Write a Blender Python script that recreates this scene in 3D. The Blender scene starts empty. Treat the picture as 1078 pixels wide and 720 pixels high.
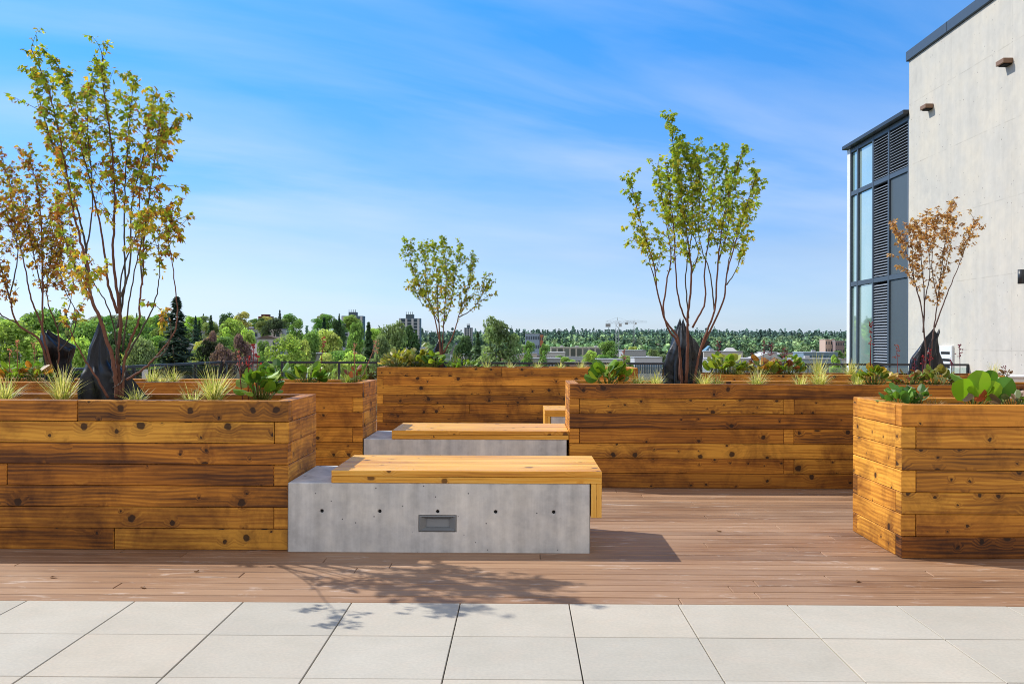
import bpy, bmesh, math, random
from mathutils import Vector, Matrix, noise
R = math.radians
rng = random.Random(7)
scn = bpy.context.scene
COL = scn.collection
# ------------------------------------------------------------------ camera
F, H = 1016.0, 1.464
cam_d = bpy.data.cameras.new('camera'); cam = bpy.data.objects.new('camera', cam_d); COL.objects.link(cam)
cam_d.sensor_width = 36; cam_d.lens = F/1078*36; cam_d.clip_start = .05; cam_d.clip_end = 20000
CR = Matrix.Rotation(R(.507), 3, 'Z') @ Matrix.Rotation(R(90), 3, 'X') @ Matrix.Rotation(R(.2), 3, 'Z')
cam.rotation_euler = CR.to_euler(); cam.location = (0, 0, H)
scn.camera = cam
def at(px, py, Y):
    "world point seen at photo pixel px,py at depth Y"
    d = CR @ Vector(((px-539)/F, (360-py)/F, -1))
    return Vector((d.x*Y/d.y, Y, H + d.z*Y/d.y))
# ------------------------------------------------------------------ bookkeeping
def tag(o, label=None, cat=None, group=None, kind=None):
    if label: o['label'] = label
    if cat: o['category'] = cat
    if group: o['group'] = group
    if kind: o['kind'] = kind
    return o
def empty(name, loc, label, cat, group=None, rz=0):
    o = bpy.data.objects.new(name, None); COL.objects.link(o); o.location = loc; o.rotation_euler = (0, 0, rz)
    o.empty_display_size = .1
    return tag(o, label, cat, group)
def link(name, me, parent=None):
    o = bpy.data.objects.new(name, me); COL.objects.link(o)
    if parent:
        o.parent = parent
    return o
class MB:
    "mesh collector: faces with a colour each and, for timber, uv in metres"
    def __init__(s): s.v = []; s.f = []; s.c = []; s.uv = []; s.sm = []
    def add(s, vs, fs, col=(1, 1, 1), uvs=None, smooth=False):
        b = len(s.v); s.v += [tuple(p) for p in vs]
        for k, f in enumerate(fs):
            s.f.append([b+i for i in f]); s.c.append(col); s.sm.append(smooth)
            s.uv.append(uvs[k] if uvs else [(0, 0)]*len(f))
    def box(s, a, b, col=(1, 1, 1), bev=.004, axis=0, uvoff=None):
        a = Vector(a); b = Vector(b)
        bev = min(bev, *[(b[i]-a[i])*.45 for i in range(3)])
        # chamfered box: 24 verts
        V = []; idx = {}
        for sx in (0, 1):
            for sy in (0, 1):
                for sz in (0, 1):
                    for m in range(3):
                        sgn = (sx, sy, sz)
                        p = [(b[i] if sgn[i] else a[i]) for i in range(3)]
                        for i in range(3):
                            if i != m: p[i] += (-bev if sgn[i] else bev)
                        idx[(sx, sy, sz, m)] = len(V); V.append(p)
        Fc = []
        def q(m, side):
            o = [i for i in range(3) if i != m]
            out = []
            for (u, w) in ((0, 0), (1, 0), (1, 1), (0, 1)):
                sg = [0, 0, 0]; sg[m] = side; sg[o[0]] = u; sg[o[1]] = w
                out.append(idx[(*sg, m)])
            flip = (side == 0) ^ (m == 1)
            return out[::-1] if flip else out
        for m in range(3):
            for sd in (0, 1): Fc.append(q(m, sd))
        for m in range(3):      # edges along axis m
            o = [i for i in range(3) if i != m]
            for u in (0, 1):
                for w in (0, 1):
                    s0 = [0, 0, 0]; s0[o[0]] = u; s0[o[1]] = w; s1 = list(s0); s1[m] = 1
                    f = [idx[(*s0, o[0])], idx[(*s1, o[0])], idx[(*s1, o[1])], idx[(*s0, o[1])]]
                    Fc.append(f)
        for sx in (0, 1):
            for sy in (0, 1):
                for sz in (0, 1):
                    Fc.append([idx[(sx, sy, sz, m)] for m in range(3)])
        c = (a+b)/2
        out = []
        for f in Fc:
            P = [Vector(V[i]) for i in f]
            n = (P[1]-P[0]).cross(P[2]-P[0]); ce = sum(P, Vector())/len(P)
            if n.dot(ce-c) < 0: f = f[::-1]
            out.append(f)
        uvs = None
        if uvoff is not None:
            uvs = []
            for f in out:
                P = [Vector(V[i]) for i in f]
                n = (P[1]-P[0]).cross(P[2]-P[0])
                m = max(range(3), key=lambda i: abs(n[i]))
                o = [i for i in range(3) if i != m]
                if axis in o:
                    k = o[0] if o[1] == axis else o[1]
                    uvs.append([(p[axis]+uvoff[0], p[k]+uvoff[1]+.37*m) for p in P])
                else:  # end grain: squeeze so that it shows end rings instead of long grain
                    uvs.append([((p[o[0]]-c[o[0]])*.25+uvoff[0]+50, p[o[1]]+uvoff[1]) for p in P])
        s.add(V, out, col, uvs)
    def tube(s, pts, rad, n=7, col=(1, 1, 1), cap=True):
        rings = []
        pts = [Vector(p) for p in pts]
        ref = Vector((.31, .87, .2)).normalized()
        V = []
        for i, p in enumerate(pts):
            t = (pts[min(i+1, len(pts)-1)]-pts[max(i-1, 0)])
            t = t.normalized() if t.length > 1e-9 else Vector((0, 0, 1))
            u = t.cross(ref)
            if u.length < 1e-4: u = t.cross(Vector((1, 0, 0)))
            u.normalize(); w = t.cross(u)
            r = rad[i] if isinstance(rad, (list, tuple)) else rad
            for k in range(n):
                a = 2*math.pi*k/n
                V.append(p+(u*math.cos(a)+w*math.sin(a))*r)
        fs = []
        for i in range(len(pts)-1):
            for k in range(n):
                fs.append([i*n+k, i*n+(k+1) % n, (i+1)*n+(k+1) % n, (i+1)*n+k])
        if cap:
            fs.append(list(range(n))[::-1]); fs.append([(len(pts)-1)*n+k for k in range(n)])
        s.add(V, fs, col, smooth=True)
    def build(s, name, mat, parent=None, loc=None, mesh_only=False):
        me = bpy.data.meshes.new(name)
        if loc is not None:
            L = Vector(loc); s.v = [(p[0]-L[0], p[1]-L[1], p[2]-L[2]) for p in s.v]
        me.from_pydata(s.v, [], s.f)
        ca = me.color_attributes.new('Col', 'FLOAT_COLOR', 'CORNER')
        ul = me.uv_layers.new(name='UVMap')
        cb = []; ub = []
        for f, c, uv in zip(s.f, s.c, s.uv):
            for j in range(len(f)):
                cb += [c[0], c[1], c[2], 1.0]; ub += [uv[j][0], uv[j][1]]
        ca.data.foreach_set('color', cb); ul.data.foreach_set('uv', ub)
        me.polygons.foreach_set('use_smooth', s.sm)
        me.materials.append(mat); me.update()
        if mesh_only: return me
        o = link(name, me, parent)
        if loc is not None and not parent: o.location = loc
        return o
def up(parent):   # world offset of a parent empty (identity rotation ones)
    return parent.location
# ------------------------------------------------------------------ materials
def newmat(name):
    m = bpy.data.materials.new(name); m.use_nodes = True
    nt = m.node_tree; nt.nodes.clear()
    return m, nt
class N:
    def __init__(s, nt): s.nt = nt
    def __call__(s, t, **kw):
        n = s.nt.nodes.new(t)
        for k, v in kw.items():
            if k.startswith('i_'):
                key = k[2:]
                key = int(key) if key.isdigit() else key.replace('_', ' ')
                n.inputs[key].default_value = v
            else: setattr(n, k, v)
        return n
    def l(s, a, b): s.nt.links.new(a, b)
    def math(s, op, a, b=None, c=None, clamp=False):
        n = s.nt.nodes.new('ShaderNodeMath'); n.operation = op; n.use_clamp = clamp
        for i, x in enumerate((a, b, c)):
            if x is None: continue
            if isinstance(x, (int, float)): n.inputs[i].default_value = x
            else: s.l(x, n.inputs[i])
        return n.outputs[0]
    def mix(s, fac, a, b, mode='MIX'):
        n = s.nt.nodes.new('ShaderNodeMix'); n.data_type = 'RGBA'; n.blend_type = mode
        for k, x in ((0, fac), (6, a), (7, b)):
            if isinstance(x, (int, float)): n.inputs[k].default_value = x
            elif isinstance(x, tuple): n.inputs[k].default_value = (*x, 1) if len(x) == 3 else x
            else: s.l(x, n.inputs[k])
        return n.outputs[2]
    def mapr(s, x, a, b, c=0, d=1):
        n = s.nt.nodes.new('ShaderNodeMapRange')
        s.l(x, n.inputs[0]); n.inputs[1].default_value = a; n.inputs[2].default_value = b
        n.inputs[3].default_value = c; n.inputs[4].default_value = d
        return n.outputs[0]
    def ramp(s, x, stops):
        n = s.nt.nodes.new('ShaderNodeValToRGB'); e = n.color_ramp.elements
        while len(e) < len(stops): e.new(.5)
        for i, (p, c) in enumerate(stops): e[i].position = p; e[i].color = (*c, 1)
        s.l(x, n.inputs[0]); return n.outputs[0]
    def noise(s, vec, scale, detail=4, rough=.55, dist=0, dims='3D'):
        n = s.nt.nodes.new('ShaderNodeTexNoise'); n.noise_dimensions = dims
        n.inputs['Scale'].default_value = scale; n.inputs['Detail'].default_value = detail
        n.inputs['Roughness'].default_value = rough; n.inputs['Distortion'].default_value = dist
        if vec is not None: s.l(vec, n.inputs['Vector'])
        return n.outputs[0]
    def vmul(s, vec, xyz):
        n = s.nt.nodes.new('ShaderNodeVectorMath'); n.operation = 'MULTIPLY'; s.l(vec, n.inputs[0]); n.inputs[1].default_value = xyz
        return n.outputs[0]
    def bsdf(s, col, rough=.6, spec=.4, normal=None, **kw):
        n = s.nt.nodes.new('ShaderNodeBsdfPrincipled'); o = s.nt.nodes.new('ShaderNodeOutputMaterial')
        if isinstance(col, tuple): n.inputs['Base Color'].default_value = (*col, 1)
        else: s.l(col, n.inputs['Base Color'])
        if isinstance(rough, (int, float)): n.inputs['Roughness'].default_value = rough
        else: s.l(rough, n.inputs['Roughness'])
        n.inputs['Specular IOR Level'].default_value = spec
        if normal is not None: s.l(normal, n.inputs['Normal'])
        for k, v in kw.items(): n.inputs[k.replace('_', ' ')].default_value = v
        s.l(n.outputs[0], o.inputs[0]); return n
    def bump(s, h, strength=.3, dist=.01, normal=None):
        n = s.nt.nodes.new('ShaderNodeBump'); s.l(h, n.inputs['Height'])
        n.inputs['Strength'].default_value = strength; n.inputs['Distance'].default_value = dist
        if normal is not None: s.l(normal, n.inputs['Normal'])
        return n.outputs[0]

def wood_mat(name, pale, mid, dark, knot=1.0, grime=.6, rough=.55, knot_thr=.45):
    m, nt = newmat(name); n = N(nt)
    uv = n('ShaderNodeUVMap', uv_map='UVMap').outputs[0]
    ca = n('ShaderNodeVertexColor', layer_name='Col')
    sep = n('ShaderNodeSeparateColor'); n.l(ca.outputs[0], sep.inputs[0])
    # knots : round cells in metre space
    wob = n.noise(uv, 14, 2)
    kv = n('ShaderNodeVectorMath', operation='MULTIPLY_ADD'); 
    wn = n('ShaderNodeTexNoise'); wn.inputs['Scale'].default_value = 26; n.l(uv, wn.inputs['Vector'])
    n.l(wn.outputs['Color'], kv.inputs[0]); kv.inputs[1].default_value = (.035, .018, 0); n.l(uv, kv.inputs[2])
    vo = n('ShaderNodeTexVoronoi', voronoi_dimensions='2D'); vo.inputs['Scale'].default_value = 6.2
    n.l(kv.outputs[0], vo.inputs['Vector'])
    cs = n('ShaderNodeSeparateColor'); n.l(vo.outputs['Color'], cs.inputs[0])
    on = n.math('GREATER_THAN', cs.outputs[0], n.mapr(sep.outputs[1], 0, 1, knot_thr, .85))
    size = n.math('ADD', n.math('MULTIPLY', n.math('POWER', cs.outputs[1], 2.2), .17), .045)
    kd = n.math('DIVIDE', vo.outputs['Distance'], size)
    core = n.math('MULTIPLY', n.mapr(kd, .75, 1.05, 1, 0), on)
    halo = n.math('MULTIPLY', n.mapr(kd, .8, 3.2, 1, 0), on)
    # grain: stretched noise, bent round knots
    sv = n.vmul(uv, (.6, 24, 1))
    cx = n('ShaderNodeCombineXYZ'); n.l(n.math('MULTIPLY', halo, 1.1), cx.inputs[1])
    ad = n('ShaderNodeVectorMath', operation='ADD'); n.l(sv, ad.inputs[0]); n.l(cx.outputs[0], ad.inputs[1])
    g1 = n.noise(ad.outputs[0], 1.0, 6, .66, .15)
    sv2 = n.vmul(uv, (4, 160, 1)); g2 = n.noise(sv2, 1.0, 3, .6)
    g3 = n.noise(n.vmul(uv, (.7, 4.5, 1)), 1.0, 3, .55, .5)
    # cathedral grain rings
    wv = n('ShaderNodeTexWave', wave_type='BANDS', bands_direction='Y'); wv.inputs['Scale'].default_value = 9; wv.inputs['Distortion'].default_value = 9
    wv.inputs['Detail'].default_value = 2; wv.inputs['Detail Scale'].default_value = .35
    n.l(n.vmul(ad.outputs[0], (.8, .05, 1)), wv.inputs['Vector'])
    f = n.math('ADD', n.math('MULTIPLY', n.math('SUBTRACT', g1, .15), .88), n.math('MULTIPLY', g2, .3))
    f = n.math('ADD', f, -.05)
    f = n.math('ADD', f, n.math('MULTIPLY', wv.outputs[1], .13))
    f = n.math('ADD', f, n.math('MULTIPLY', n.math('SUBTRACT', sep.outputs[0], .5), .34))
    f = n.math('ADD', f, n.math('MULTIPLY', n.math('SUBTRACT', g3, .5), .85))
    c = n.ramp(f, [(.2, dark), (.47, mid), (.72, pale)])
    c = n.mix(n.math('MULTIPLY', halo, .35*knot), c, dark, 'MIX')
    c = n.mix(n.math('MULTIPLY', core, .88*knot), c, (dark[0]*.22, dark[1]*.22, dark[2]*.25))
    # hue drift timber to timber
    c = n.mix(n.math('MULTIPLY', sep.outputs[1], .45), c, n.mix(.55, c, (.42, .13, .02), 'OVERLAY'))
    # wet-looking stains
    obj = n('ShaderNodeTexCoord').outputs['Object']
    st = n.noise(obj, 2.3, 5, .7, .4)
    st2 = n.mapr(st, .47, .68, 0, grime)
    c = n.mix(st2, c, n.mix(1, c, (.42, .36, .33), 'MULTIPLY'))
    # blue channel = end grain / age darkening
    c = n.mix(sep.outputs[2], c, n.mix(1, c, (.5, .42, .36), 'MULTIPLY'))
    hh = n.math('ADD', g2, n.math('MULTIPLY', core, -.8))
    n.bsdf(c, n.mapr(g1, 0, 1, rough-.1, rough+.15), .35, n.bump(hh, .35, .003))
    return m
M = {}
M['timber'] = wood_mat('cedar_timber', (.86, .44, .055), (.51, .215, .022), (.12, .046, .010), 1.0, .95, knot_thr=.2)
M['seatwood'] = wood_mat('honey_wood', (.86, .52, .11), (.76, .38, .045), (.45, .17, .015), .95, .15, .4, .62)

def concrete_mat(name, base, var=.25, pits=1.0, streak=.3, scale=1.0, tint=None, lines=None):
    m, nt = newmat(name); n = N(nt)
    obj = n('ShaderNodeTexCoord').outputs['Object']
    a = n.noise(obj, 1.7*scale, 6, .62); b = n.noise(obj, 9*scale, 5, .65)
    st = n.noise(n.vmul(obj, (7*scale, 7*scale, .5*scale)), 1, 5, .6)
    f = n.math('ADD', n.math('MULTIPLY', n.math('SUBTRACT', a, .5), var*2), n.math('MULTIPLY', n.math('SUBTRACT', b, .5), var))
    f = n.math('ADD', f, n.math('MULTIPLY', n.math('SUBTRACT', st, .5), streak))
    f = n.math('ADD', f, 1.0)
    hs = n('ShaderNodeHueSaturation'); hs.inputs['Color'].default_value = (*base, 1); n.l(f, hs.inputs['Value'])
    c = hs.outputs[0]
    if tint: c = n.mix(n.mapr(a, .42, .62), c, n.mix(1, c, tint, 'MULTIPLY'))
    vo = n('ShaderNodeTexVoronoi'); vo.inputs['Scale'].default_value = 14; c = n.mix(1, c, n('ShaderNodeVertexColor', layer_name='Col').outputs[0], 'MULTIPLY')
    n.l(obj, vo.inputs['Vector'])
    cs = n('ShaderNodeSeparateColor'); n.l(vo.outputs['Color'], cs.inputs[0])
    pit = n.math('MULTIPLY', n.math('GREATER_THAN', cs.outputs[0], .45), n.mapr(n.math('DIVIDE', vo.outputs['Distance'], n.math('ADD', n.math('MULTIPLY', n.math('POWER', cs.outputs[1], 3), .14), .05)), .8, 1.1, 1, 0))
    pit = n.math('MULTIPLY', pit, pits)
    c = n.mix(pit, c, (base[0]*.2, base[1]*.2, base[2]*.22))
    h = n.math('ADD', n.math('MULTIPLY', n.noise(obj, 60*scale, 4, .6), .25), n.math('MULTIPLY', pit, -1.0))
    if lines:
        sx = n('ShaderNodeSeparateXYZ'); n.l(obj, sx.inputs[0])
        for ax, per, w, dk in lines:
            mo = n.math('PINGPONG', n.math('ADD', sx.outputs[ax], n.math('MULTIPLY', n.noise(obj, 3, 2), .02)), per/2)
            ln = n.math('LESS_THAN', mo, w)
            brk = n.mapr(n.noise(obj, 2.5, 3, .7), .38, .6)
            c = n.mix(n.math('MULTIPLY', n.math('MULTIPLY', ln, brk), dk), c, n.mix(1, c, (.6, .58, .55), 'MULTIPLY'))
    n.bsdf(c, .85, .25, n.bump(h, .35, .004))
    return m
M['bench_concrete'] = concrete_mat('bench_concrete', (.56, .56, .55), .5, 1, .8, 1.6, (1.02, .99, .94))
M['wall_concrete'] = concrete_mat('wall_concrete', (.53, .51, .46), .26, .7, .26, .6, (1.0, .97, .92), [(1, 2.4, .010, .3), (2, 1.35, .010, .4)])
M['pit_concrete'] = concrete_mat('pit_concrete', (.12, .12, .12), .2, 0, .1, 2)

def plain(name, col, rough=.6, spec=.4, metal=0, bumpy=0, var=.12, vscale=6):
    m, nt = newmat(name); n = N(nt)
    obj = n('ShaderNodeTexCoord').outputs['Object']
    a = n.noise(obj, vscale, 5, .6)
    f = n.math('ADD', 1.0, n.math('MULTIPLY', n.math('SUBTRACT', a, .5), var*2))
    hs = n('ShaderNodeHueSaturation'); hs.inputs['Color'].default_value = (*col, 1); n.l(f, hs.inputs['Value'])
    nm = n.bump(n.noise(obj, vscale*6, 4), bumpy, .004) if bumpy else None
    n.bsdf(hs.outputs[0], rough, spec, nm, Metallic=metal)
    return m
M['dark_metal'] = plain('dark_metal', (.022, .026, .032), .4, .5)
M['grey_metal'] = plain('grey_metal', (.055, .075, .10), .42, .5, .1, 0, .1)
M['slat'] = plain('slat_metal', (.27, .30, .34), .4, .5)
M['panel'] = plain('panel_metal', (.06, .078, .088), .45, .5, 0, 0, .1)
M['white_metal'] = plain('white_metal', (.72, .73, .74), .45)
M['brown_metal'] = plain('brown_metal', (.22, .13, .08), .6)
M['black'] = plain('black_void', (.008, .009, .01), .9)
M['step_light'] = plain('step_light_metal', (.20, .215, .225), .45, .5, .3)
M['step_lens'] = plain('step_lens', (.24, .26, .28), .3, .5)
M['roofing'] = plain('roofing', (.16, .165, .17), .9)

def vcol_mat(name, rough=.6, transl=0.0, spec=.3, var=.0, objcol=False):
    m, nt = newmat(name); n = N(nt)
    c = n('ShaderNodeVertexColor', layer_name='Col').outputs[0]
    if objcol:
        oi = n('ShaderNodeObjectInfo'); c = n.mix(1, c, oi.outputs['Color'], 'MULTIPLY')
    if var:
        obj = n('ShaderNodeTexCoord').outputs['Object']
        a = n.noise(obj, 30, 4, .6)
        hs = n('ShaderNodeHueSaturation'); n.l(c, hs.inputs['Color']); n.l(n.math('ADD', 1.0, n.math('MULTIPLY', n.math('SUBTRACT', a, .5), var)), hs.inputs['Value']); c = hs.outputs[0]
    p = n.bsdf(c, rough, spec)
    if transl:
        t = n('ShaderNodeBsdfTranslucent'); n.l(n.mix(1, c, (1.25, 1.2, .6), 'MULTIPLY'), t.inputs[0])
        mx = n('ShaderNodeMixShader'); mx.inputs[0].default_value = transl
        out = [x for x in nt.nodes if x.type == 'OUTPUT_MATERIAL'][0]
        n.l(p.outputs[0], mx.inputs[1]); n.l(t.outputs[0], mx.inputs[2]); n.l(mx.outputs[0], out.inputs[0])
    return m
M['leaf'] = vcol_mat('leaf', .5, .42)
M['glossleaf'] = vcol_mat('glossy_leaf', .45, .35, .4)
M['bark'] = vcol_mat('bark', .75, 0, .25, .7)
M['farleaf'] = vcol_mat('far_foliage', .8, .45, .15, 0, True)
M['painted'] = vcol_mat('painted', .7, 0, .3, .12)
M['farforest'] = vcol_mat('far_forest', .9, 0, .1)

def plastic():
    m, nt = newmat('black_plastic'); n = N(nt)
    obj = n('ShaderNodeTexCoord').outputs['Object']
    h = n.noise(obj, 9, 4, .55, .8)
    c = n.mix(n.mapr(h, .35, .7), (.002, .003, .005), (.006, .009, .017))
    n.bsdf(c, n.mapr(h, .3, .7,   .3, .5), .4, n.bump(n.noise(obj, 5, 2, .45, .5), .55, .05)); return m
M['plastic'] = plastic()
def soil():
    m, nt = newmat('mulch'); n = N(nt)
    obj = n('ShaderNodeTexCoord').outputs['Object']
    a = n.noise(obj, 28, 6, .75)
    n.bsdf(n.ramp(a, [(.3, (.018, .012, .008)), (.5, (.06, .038, .022)), (.7, (.15, .10, .065))]), .95, .1, n.bump(a, 1, .03)); return m
M['soil'] = soil()
def paver():
    m, nt = newmat('paver'); n = N(nt)
    obj = n('ShaderNodeTexCoord').outputs['Object']
    ca = n('ShaderNodeVertexColor', layer_name='Col')
    a = n.noise(obj, 2.2, 7, .62, .3); b = n.noise(obj, 60, 4, .6); d = n.noise(obj, 7, 5, .6, .6)
    c = n.mix(n.mapr(a, .3, .7), (.45, .41, .335), (.52, .475, .395))
    c = n.mix(n.mapr(d, .48, .72, 0, .6), c, (.52, .45, .365))
    c = n.mix(n.mapr(b, .35, .7, 0, .3), c, (.30, .28, .25))
    c = n.mix(1, c, ca.outputs[0], 'MULTIPLY')
    vo = n('ShaderNodeTexVoronoi'); vo.inputs['Scale'].default_value = 3.2; n.l(obj, vo.inputs['Vector'])
    cs = n('ShaderNodeSeparateColor'); n.l(vo.outputs['Color'], cs.inputs[0])
    sp = n.math('MULTIPLY', n.math('GREATER_THAN', cs.outputs[0], .6), n.mapr(vo.outputs['Distance'], .012, .022, .6, 0))
    c = n.mix(sp, c, (.25, .21, .17))
    n.bsdf(c, .8, .25, n.bump(b, .25, .002)); return m
M['paver'] = paver()
def deckm():
    m, nt = newmat('composite_deck'); n = N(nt)
    uv = n('ShaderNodeUVMap', uv_map='UVMap').outputs[0]
    ca = n('ShaderNodeVertexColor', layer_name='Col')
    sep = n('ShaderNodeSeparateColor'); n.l(ca.outputs[0], sep.inputs[0])
    obj = n('ShaderNodeTexCoord').outputs['Object']
    g = n.noise(n.vmul(uv, (1.6, 40, 1)), 1, 5, .65, .3); g2 = n.noise(n.vmul(uv, (8, 210, 1)), 1, 3, .6)
    big = n.noise(n.vmul(obj, (.55, 1.1, 1)), 1, 4, .6, .3)
    f = n.math('ADD', n.math('MULTIPLY', g, .55), n.math('MULTIPLY', g2, .25))
    f = n.math('ADD', f, n.math('MULTIPLY', n.math('SUBTRACT', sep.outputs[0], .5), .2))
    c = n.ramp(f, [(.25, (.125, .062, .032)), (.42, (.275, .142, .07)), (.58, (.40, .235, .13))])
    c = n.mix(n.mapr(big, .35, .65, 0, .65), c, (.40, .262, .17))
    # scuffs
    sc = n.noise(n.vmul(obj, (2.2, 9, 1)), 1, 6, .72, 1.2)
    c = n.mix(n.mapr(sc, .58, .70, 0, .55), c, (.62, .52, .44))
    n.bsdf(c, .62, .35, n.bump(g2, .4, .002)); return m
M['deck'] = deckm()
def glass(name, tint, rough=.02, alpha=.5, refl=1.0):
    m, nt = newmat(name); n = N(nt)
    g = n('ShaderNodeBsdfGlossy'); g.inputs['Roughness'].default_value = rough; g.inputs['Color'].default_value = (refl, refl, refl, 1)
    t = n('ShaderNodeBsdfTransparent'); t.inputs['Color'].default_value = (*tint, 1)
    fr = n('ShaderNodeFresnel'); fr.inputs['IOR'].default_value = 1.5
    f = n.math('ADD', n.math('MULTIPLY', fr.outputs[0], 1.0), alpha, clamp=True)
    mx = n('ShaderNodeMixShader'); n.l(f, mx.inputs[0]); n.l(t.outputs[0], mx.inputs[1]); n.l(g.outputs[0], mx.inputs[2])
    o = n('ShaderNodeOutputMaterial'); n.l(mx.outputs[0], o.inputs[0]); return m
M['rail_glass'] = glass('rail_glass', (.84, .92, .90), .01, .02)
def tealglass():
    m, nt = newmat('window_glass'); n = N(nt)
    obj = n('ShaderNodeTexCoord').outputs['Object']
    a = n.noise(n.vmul(obj, (1, .5, .35)), 1.2, 3, .5)
    d = n('ShaderNodeBsdfDiffuse'); n.l(n.mix(n.mapr(a, .35, .65), (.20, .34, .30), (.38, .50, .46)), d.inputs[0])
    g = n('ShaderNodeBsdfGlossy'); g.inputs['Roughness'].default_value = .02; g.inputs['Color'].default_value = (.85, .95, .93, 1)
    mx = n('ShaderNodeMixShader'); mx.inputs[0].default_value = .52; n.l(d.outputs[0], mx.inputs[1]); n.l(g.outputs[0], mx.inputs[2])
    o = n('ShaderNodeOutputMaterial'); n.l(mx.outputs[0], o.inputs[0]); return m
M['win_glass'] = tealglass()
def groundm():
    m, nt = newmat('ground'); n = N(nt)
    obj = n('ShaderNodeTexCoord').outputs['Object']
    a = n.noise(obj, .012, 6, .65); b = n.noise(obj, .09, 6, .7)
    c = n.mix(n.mapr(a, .4, .6), (.05, .085, .03), (.13, .13, .12))
    c = n.mix(n.mapr(b, .45, .65, 0, .7), c, (.03, .055, .02))
    n.bsdf(c, .95, .1); return m
M['ground'] = groundm()
def sky_vec_dummy(): pass

# ------------------------------------------------------------------ world + sun
SUN = Vector((-.91, .424, 1)).normalized()
w = bpy.data.worlds.new('World'); scn.world = w; w.use_nodes = True
nt = w.node_tree; nt.nodes.clear(); n = N(nt)
sky = n('ShaderNodeTexSky', sky_type='NISHITA'); sky.sun_disc = False
sky.sun_elevation = math.asin(SUN.z); sky.sun_rotation = math.atan2(SUN.x, SUN.y)
sky.air_density = 1.0; sky.dust_density = .35; sky.ozone_density = 2.6; sky.altitude = 100
tc = n('ShaderNodeTexCoord').outputs['Generated']
sx = n('ShaderNodeSeparateXYZ'); n.l(tc, sx.inputs[0])
# wispy cirrus: noise on a plane far above, stretched
den = n.math('ADD', n.math('MAXIMUM', sx.outputs[2], 0), .18)
pl = n('ShaderNodeCombineXYZ'); n.l(n.math('DIVIDE', sx.outputs[0], den), pl.inputs[0]); n.l(n.math('DIVIDE', sx.outputs[1], den), pl.inputs[1])
rot = n('ShaderNodeVectorRotate', rotation_type='Z_AXIS'); rot.inputs['Angle'].default_value = R(-28); n.l(pl.outputs[0], rot.inputs['Vector'])
cl = n.noise(n.vmul(rot.outputs[0], (.5, 1.5, 1)), 1.25, 7, .52, .35)
cl2 = n.noise(n.vmul(rot.outputs[0], (.35, .55, 1)), .9, 3, .5)
cf = n.math('MULTIPLY', n.mapr(cl, .40, .74), n.mapr(cl2, .36, .60))
cf = n.math('MULTIPLY', cf, .6)
elev = n.math('MAXIMUM', sx.outputs[2], 0)
tint = n.ramp(elev, [(0, (.50, .62, .96)), (.09, (.50, .585, .80)), (.17, (.33, .585, .90)), (.34, (.17, .66, 1.05)), (1, (.3, .6, .9))])
tg = n.mix(1, tint, (1.32, 1.32, 1.32), 'MULTIPLY')
hs_ = n.mix(1, sky.outputs[0], tg, 'MULTIPLY')
sc_ = n.mix(cf, hs_, (5.6, 6.1, 6.9))
# horizon haze, then an unseen bright overcast added behind the viewer as fill
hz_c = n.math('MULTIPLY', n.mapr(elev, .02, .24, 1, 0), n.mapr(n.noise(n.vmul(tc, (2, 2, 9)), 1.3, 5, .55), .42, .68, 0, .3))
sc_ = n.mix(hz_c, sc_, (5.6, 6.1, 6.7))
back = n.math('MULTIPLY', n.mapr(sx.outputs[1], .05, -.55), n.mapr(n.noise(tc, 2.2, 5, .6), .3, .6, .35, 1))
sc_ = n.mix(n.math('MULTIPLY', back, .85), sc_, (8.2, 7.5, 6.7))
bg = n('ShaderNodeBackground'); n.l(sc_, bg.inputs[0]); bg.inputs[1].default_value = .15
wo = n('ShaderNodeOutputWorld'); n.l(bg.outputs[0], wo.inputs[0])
sd = bpy.data.lights.new('sun', 'SUN'); sd.energy = 5.0; sd.angle = R(.5); sd.color = (1, .95, .86)
so = bpy.data.objects.new('sun', sd); COL.objects.link(so); so.rotation_euler = SUN.to_track_quat('Z', 'Y').to_euler()
scn.view_settings.view_transform = 'Standard'; scn.view_settings.look = 'None'; scn.view_settings.exposure = 0
scn.cycles.filter_width = 1.0; scn.cycles.max_bounces = 8; scn.cycles.transparent_max_bounces = 24
try: scn.cycles.use_denoising = True
except Exception: pass

# ------------------------------------------------------------------ pavement and deck
DECK_Y = 5.412; RAIL_Y = 18.6; WX = 8.6
mb = MB(); j = .003
for iy in range(14):
    y1 = DECK_Y-.003-iy*.61
    for ix in range(-14, 15):
        x0 = .277+ix*.61
        t = rng.uniform(.93, 1.03); wmt = rng.uniform(-.02, .02)
        dz = rng.uniform(-.0008, .0008)
        mb.box((x0+j, y1-.61+2*j, -.05), (x0+.61-j, y1, dz), (t+wmt, t, t-wmt), .0022)
o = mb.build('pavement', M['paver']); tag(o, kind='structure')
mb = MB(); mb.box((-9, -3.5, -.3), (9.2, DECK_Y+.02, -.052)); o = mb.build('pavement_bed', M['roofing']); tag(o, kind='structure')
mb = MB(); y = DECK_Y+.004; bw = .139
first = True
while y < RAIL_Y-.1:
    x = -8.9+rng.uniform(0, 2.5); xs = [-8.9]
    while x < WX-.5: xs.append(x); x += rng.choice((3.66, 4.88, 2.44))
    xs.append(WX-.01)
    for a, b in zip(xs, xs[1:]):
        if b-a < .05: continue
        r = rng.random()
        mb.box((a+.0015, y, -.03), (b-.0015, y+bw-.013, rng.uniform(-.0006, .0006)), (r, r, r), .004, 0, (rng.uniform(0, 30), rng.uniform(0, 30)))
    y += bw
o = mb.build('deck', M['deck']); tag(o, kind='structure')
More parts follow.
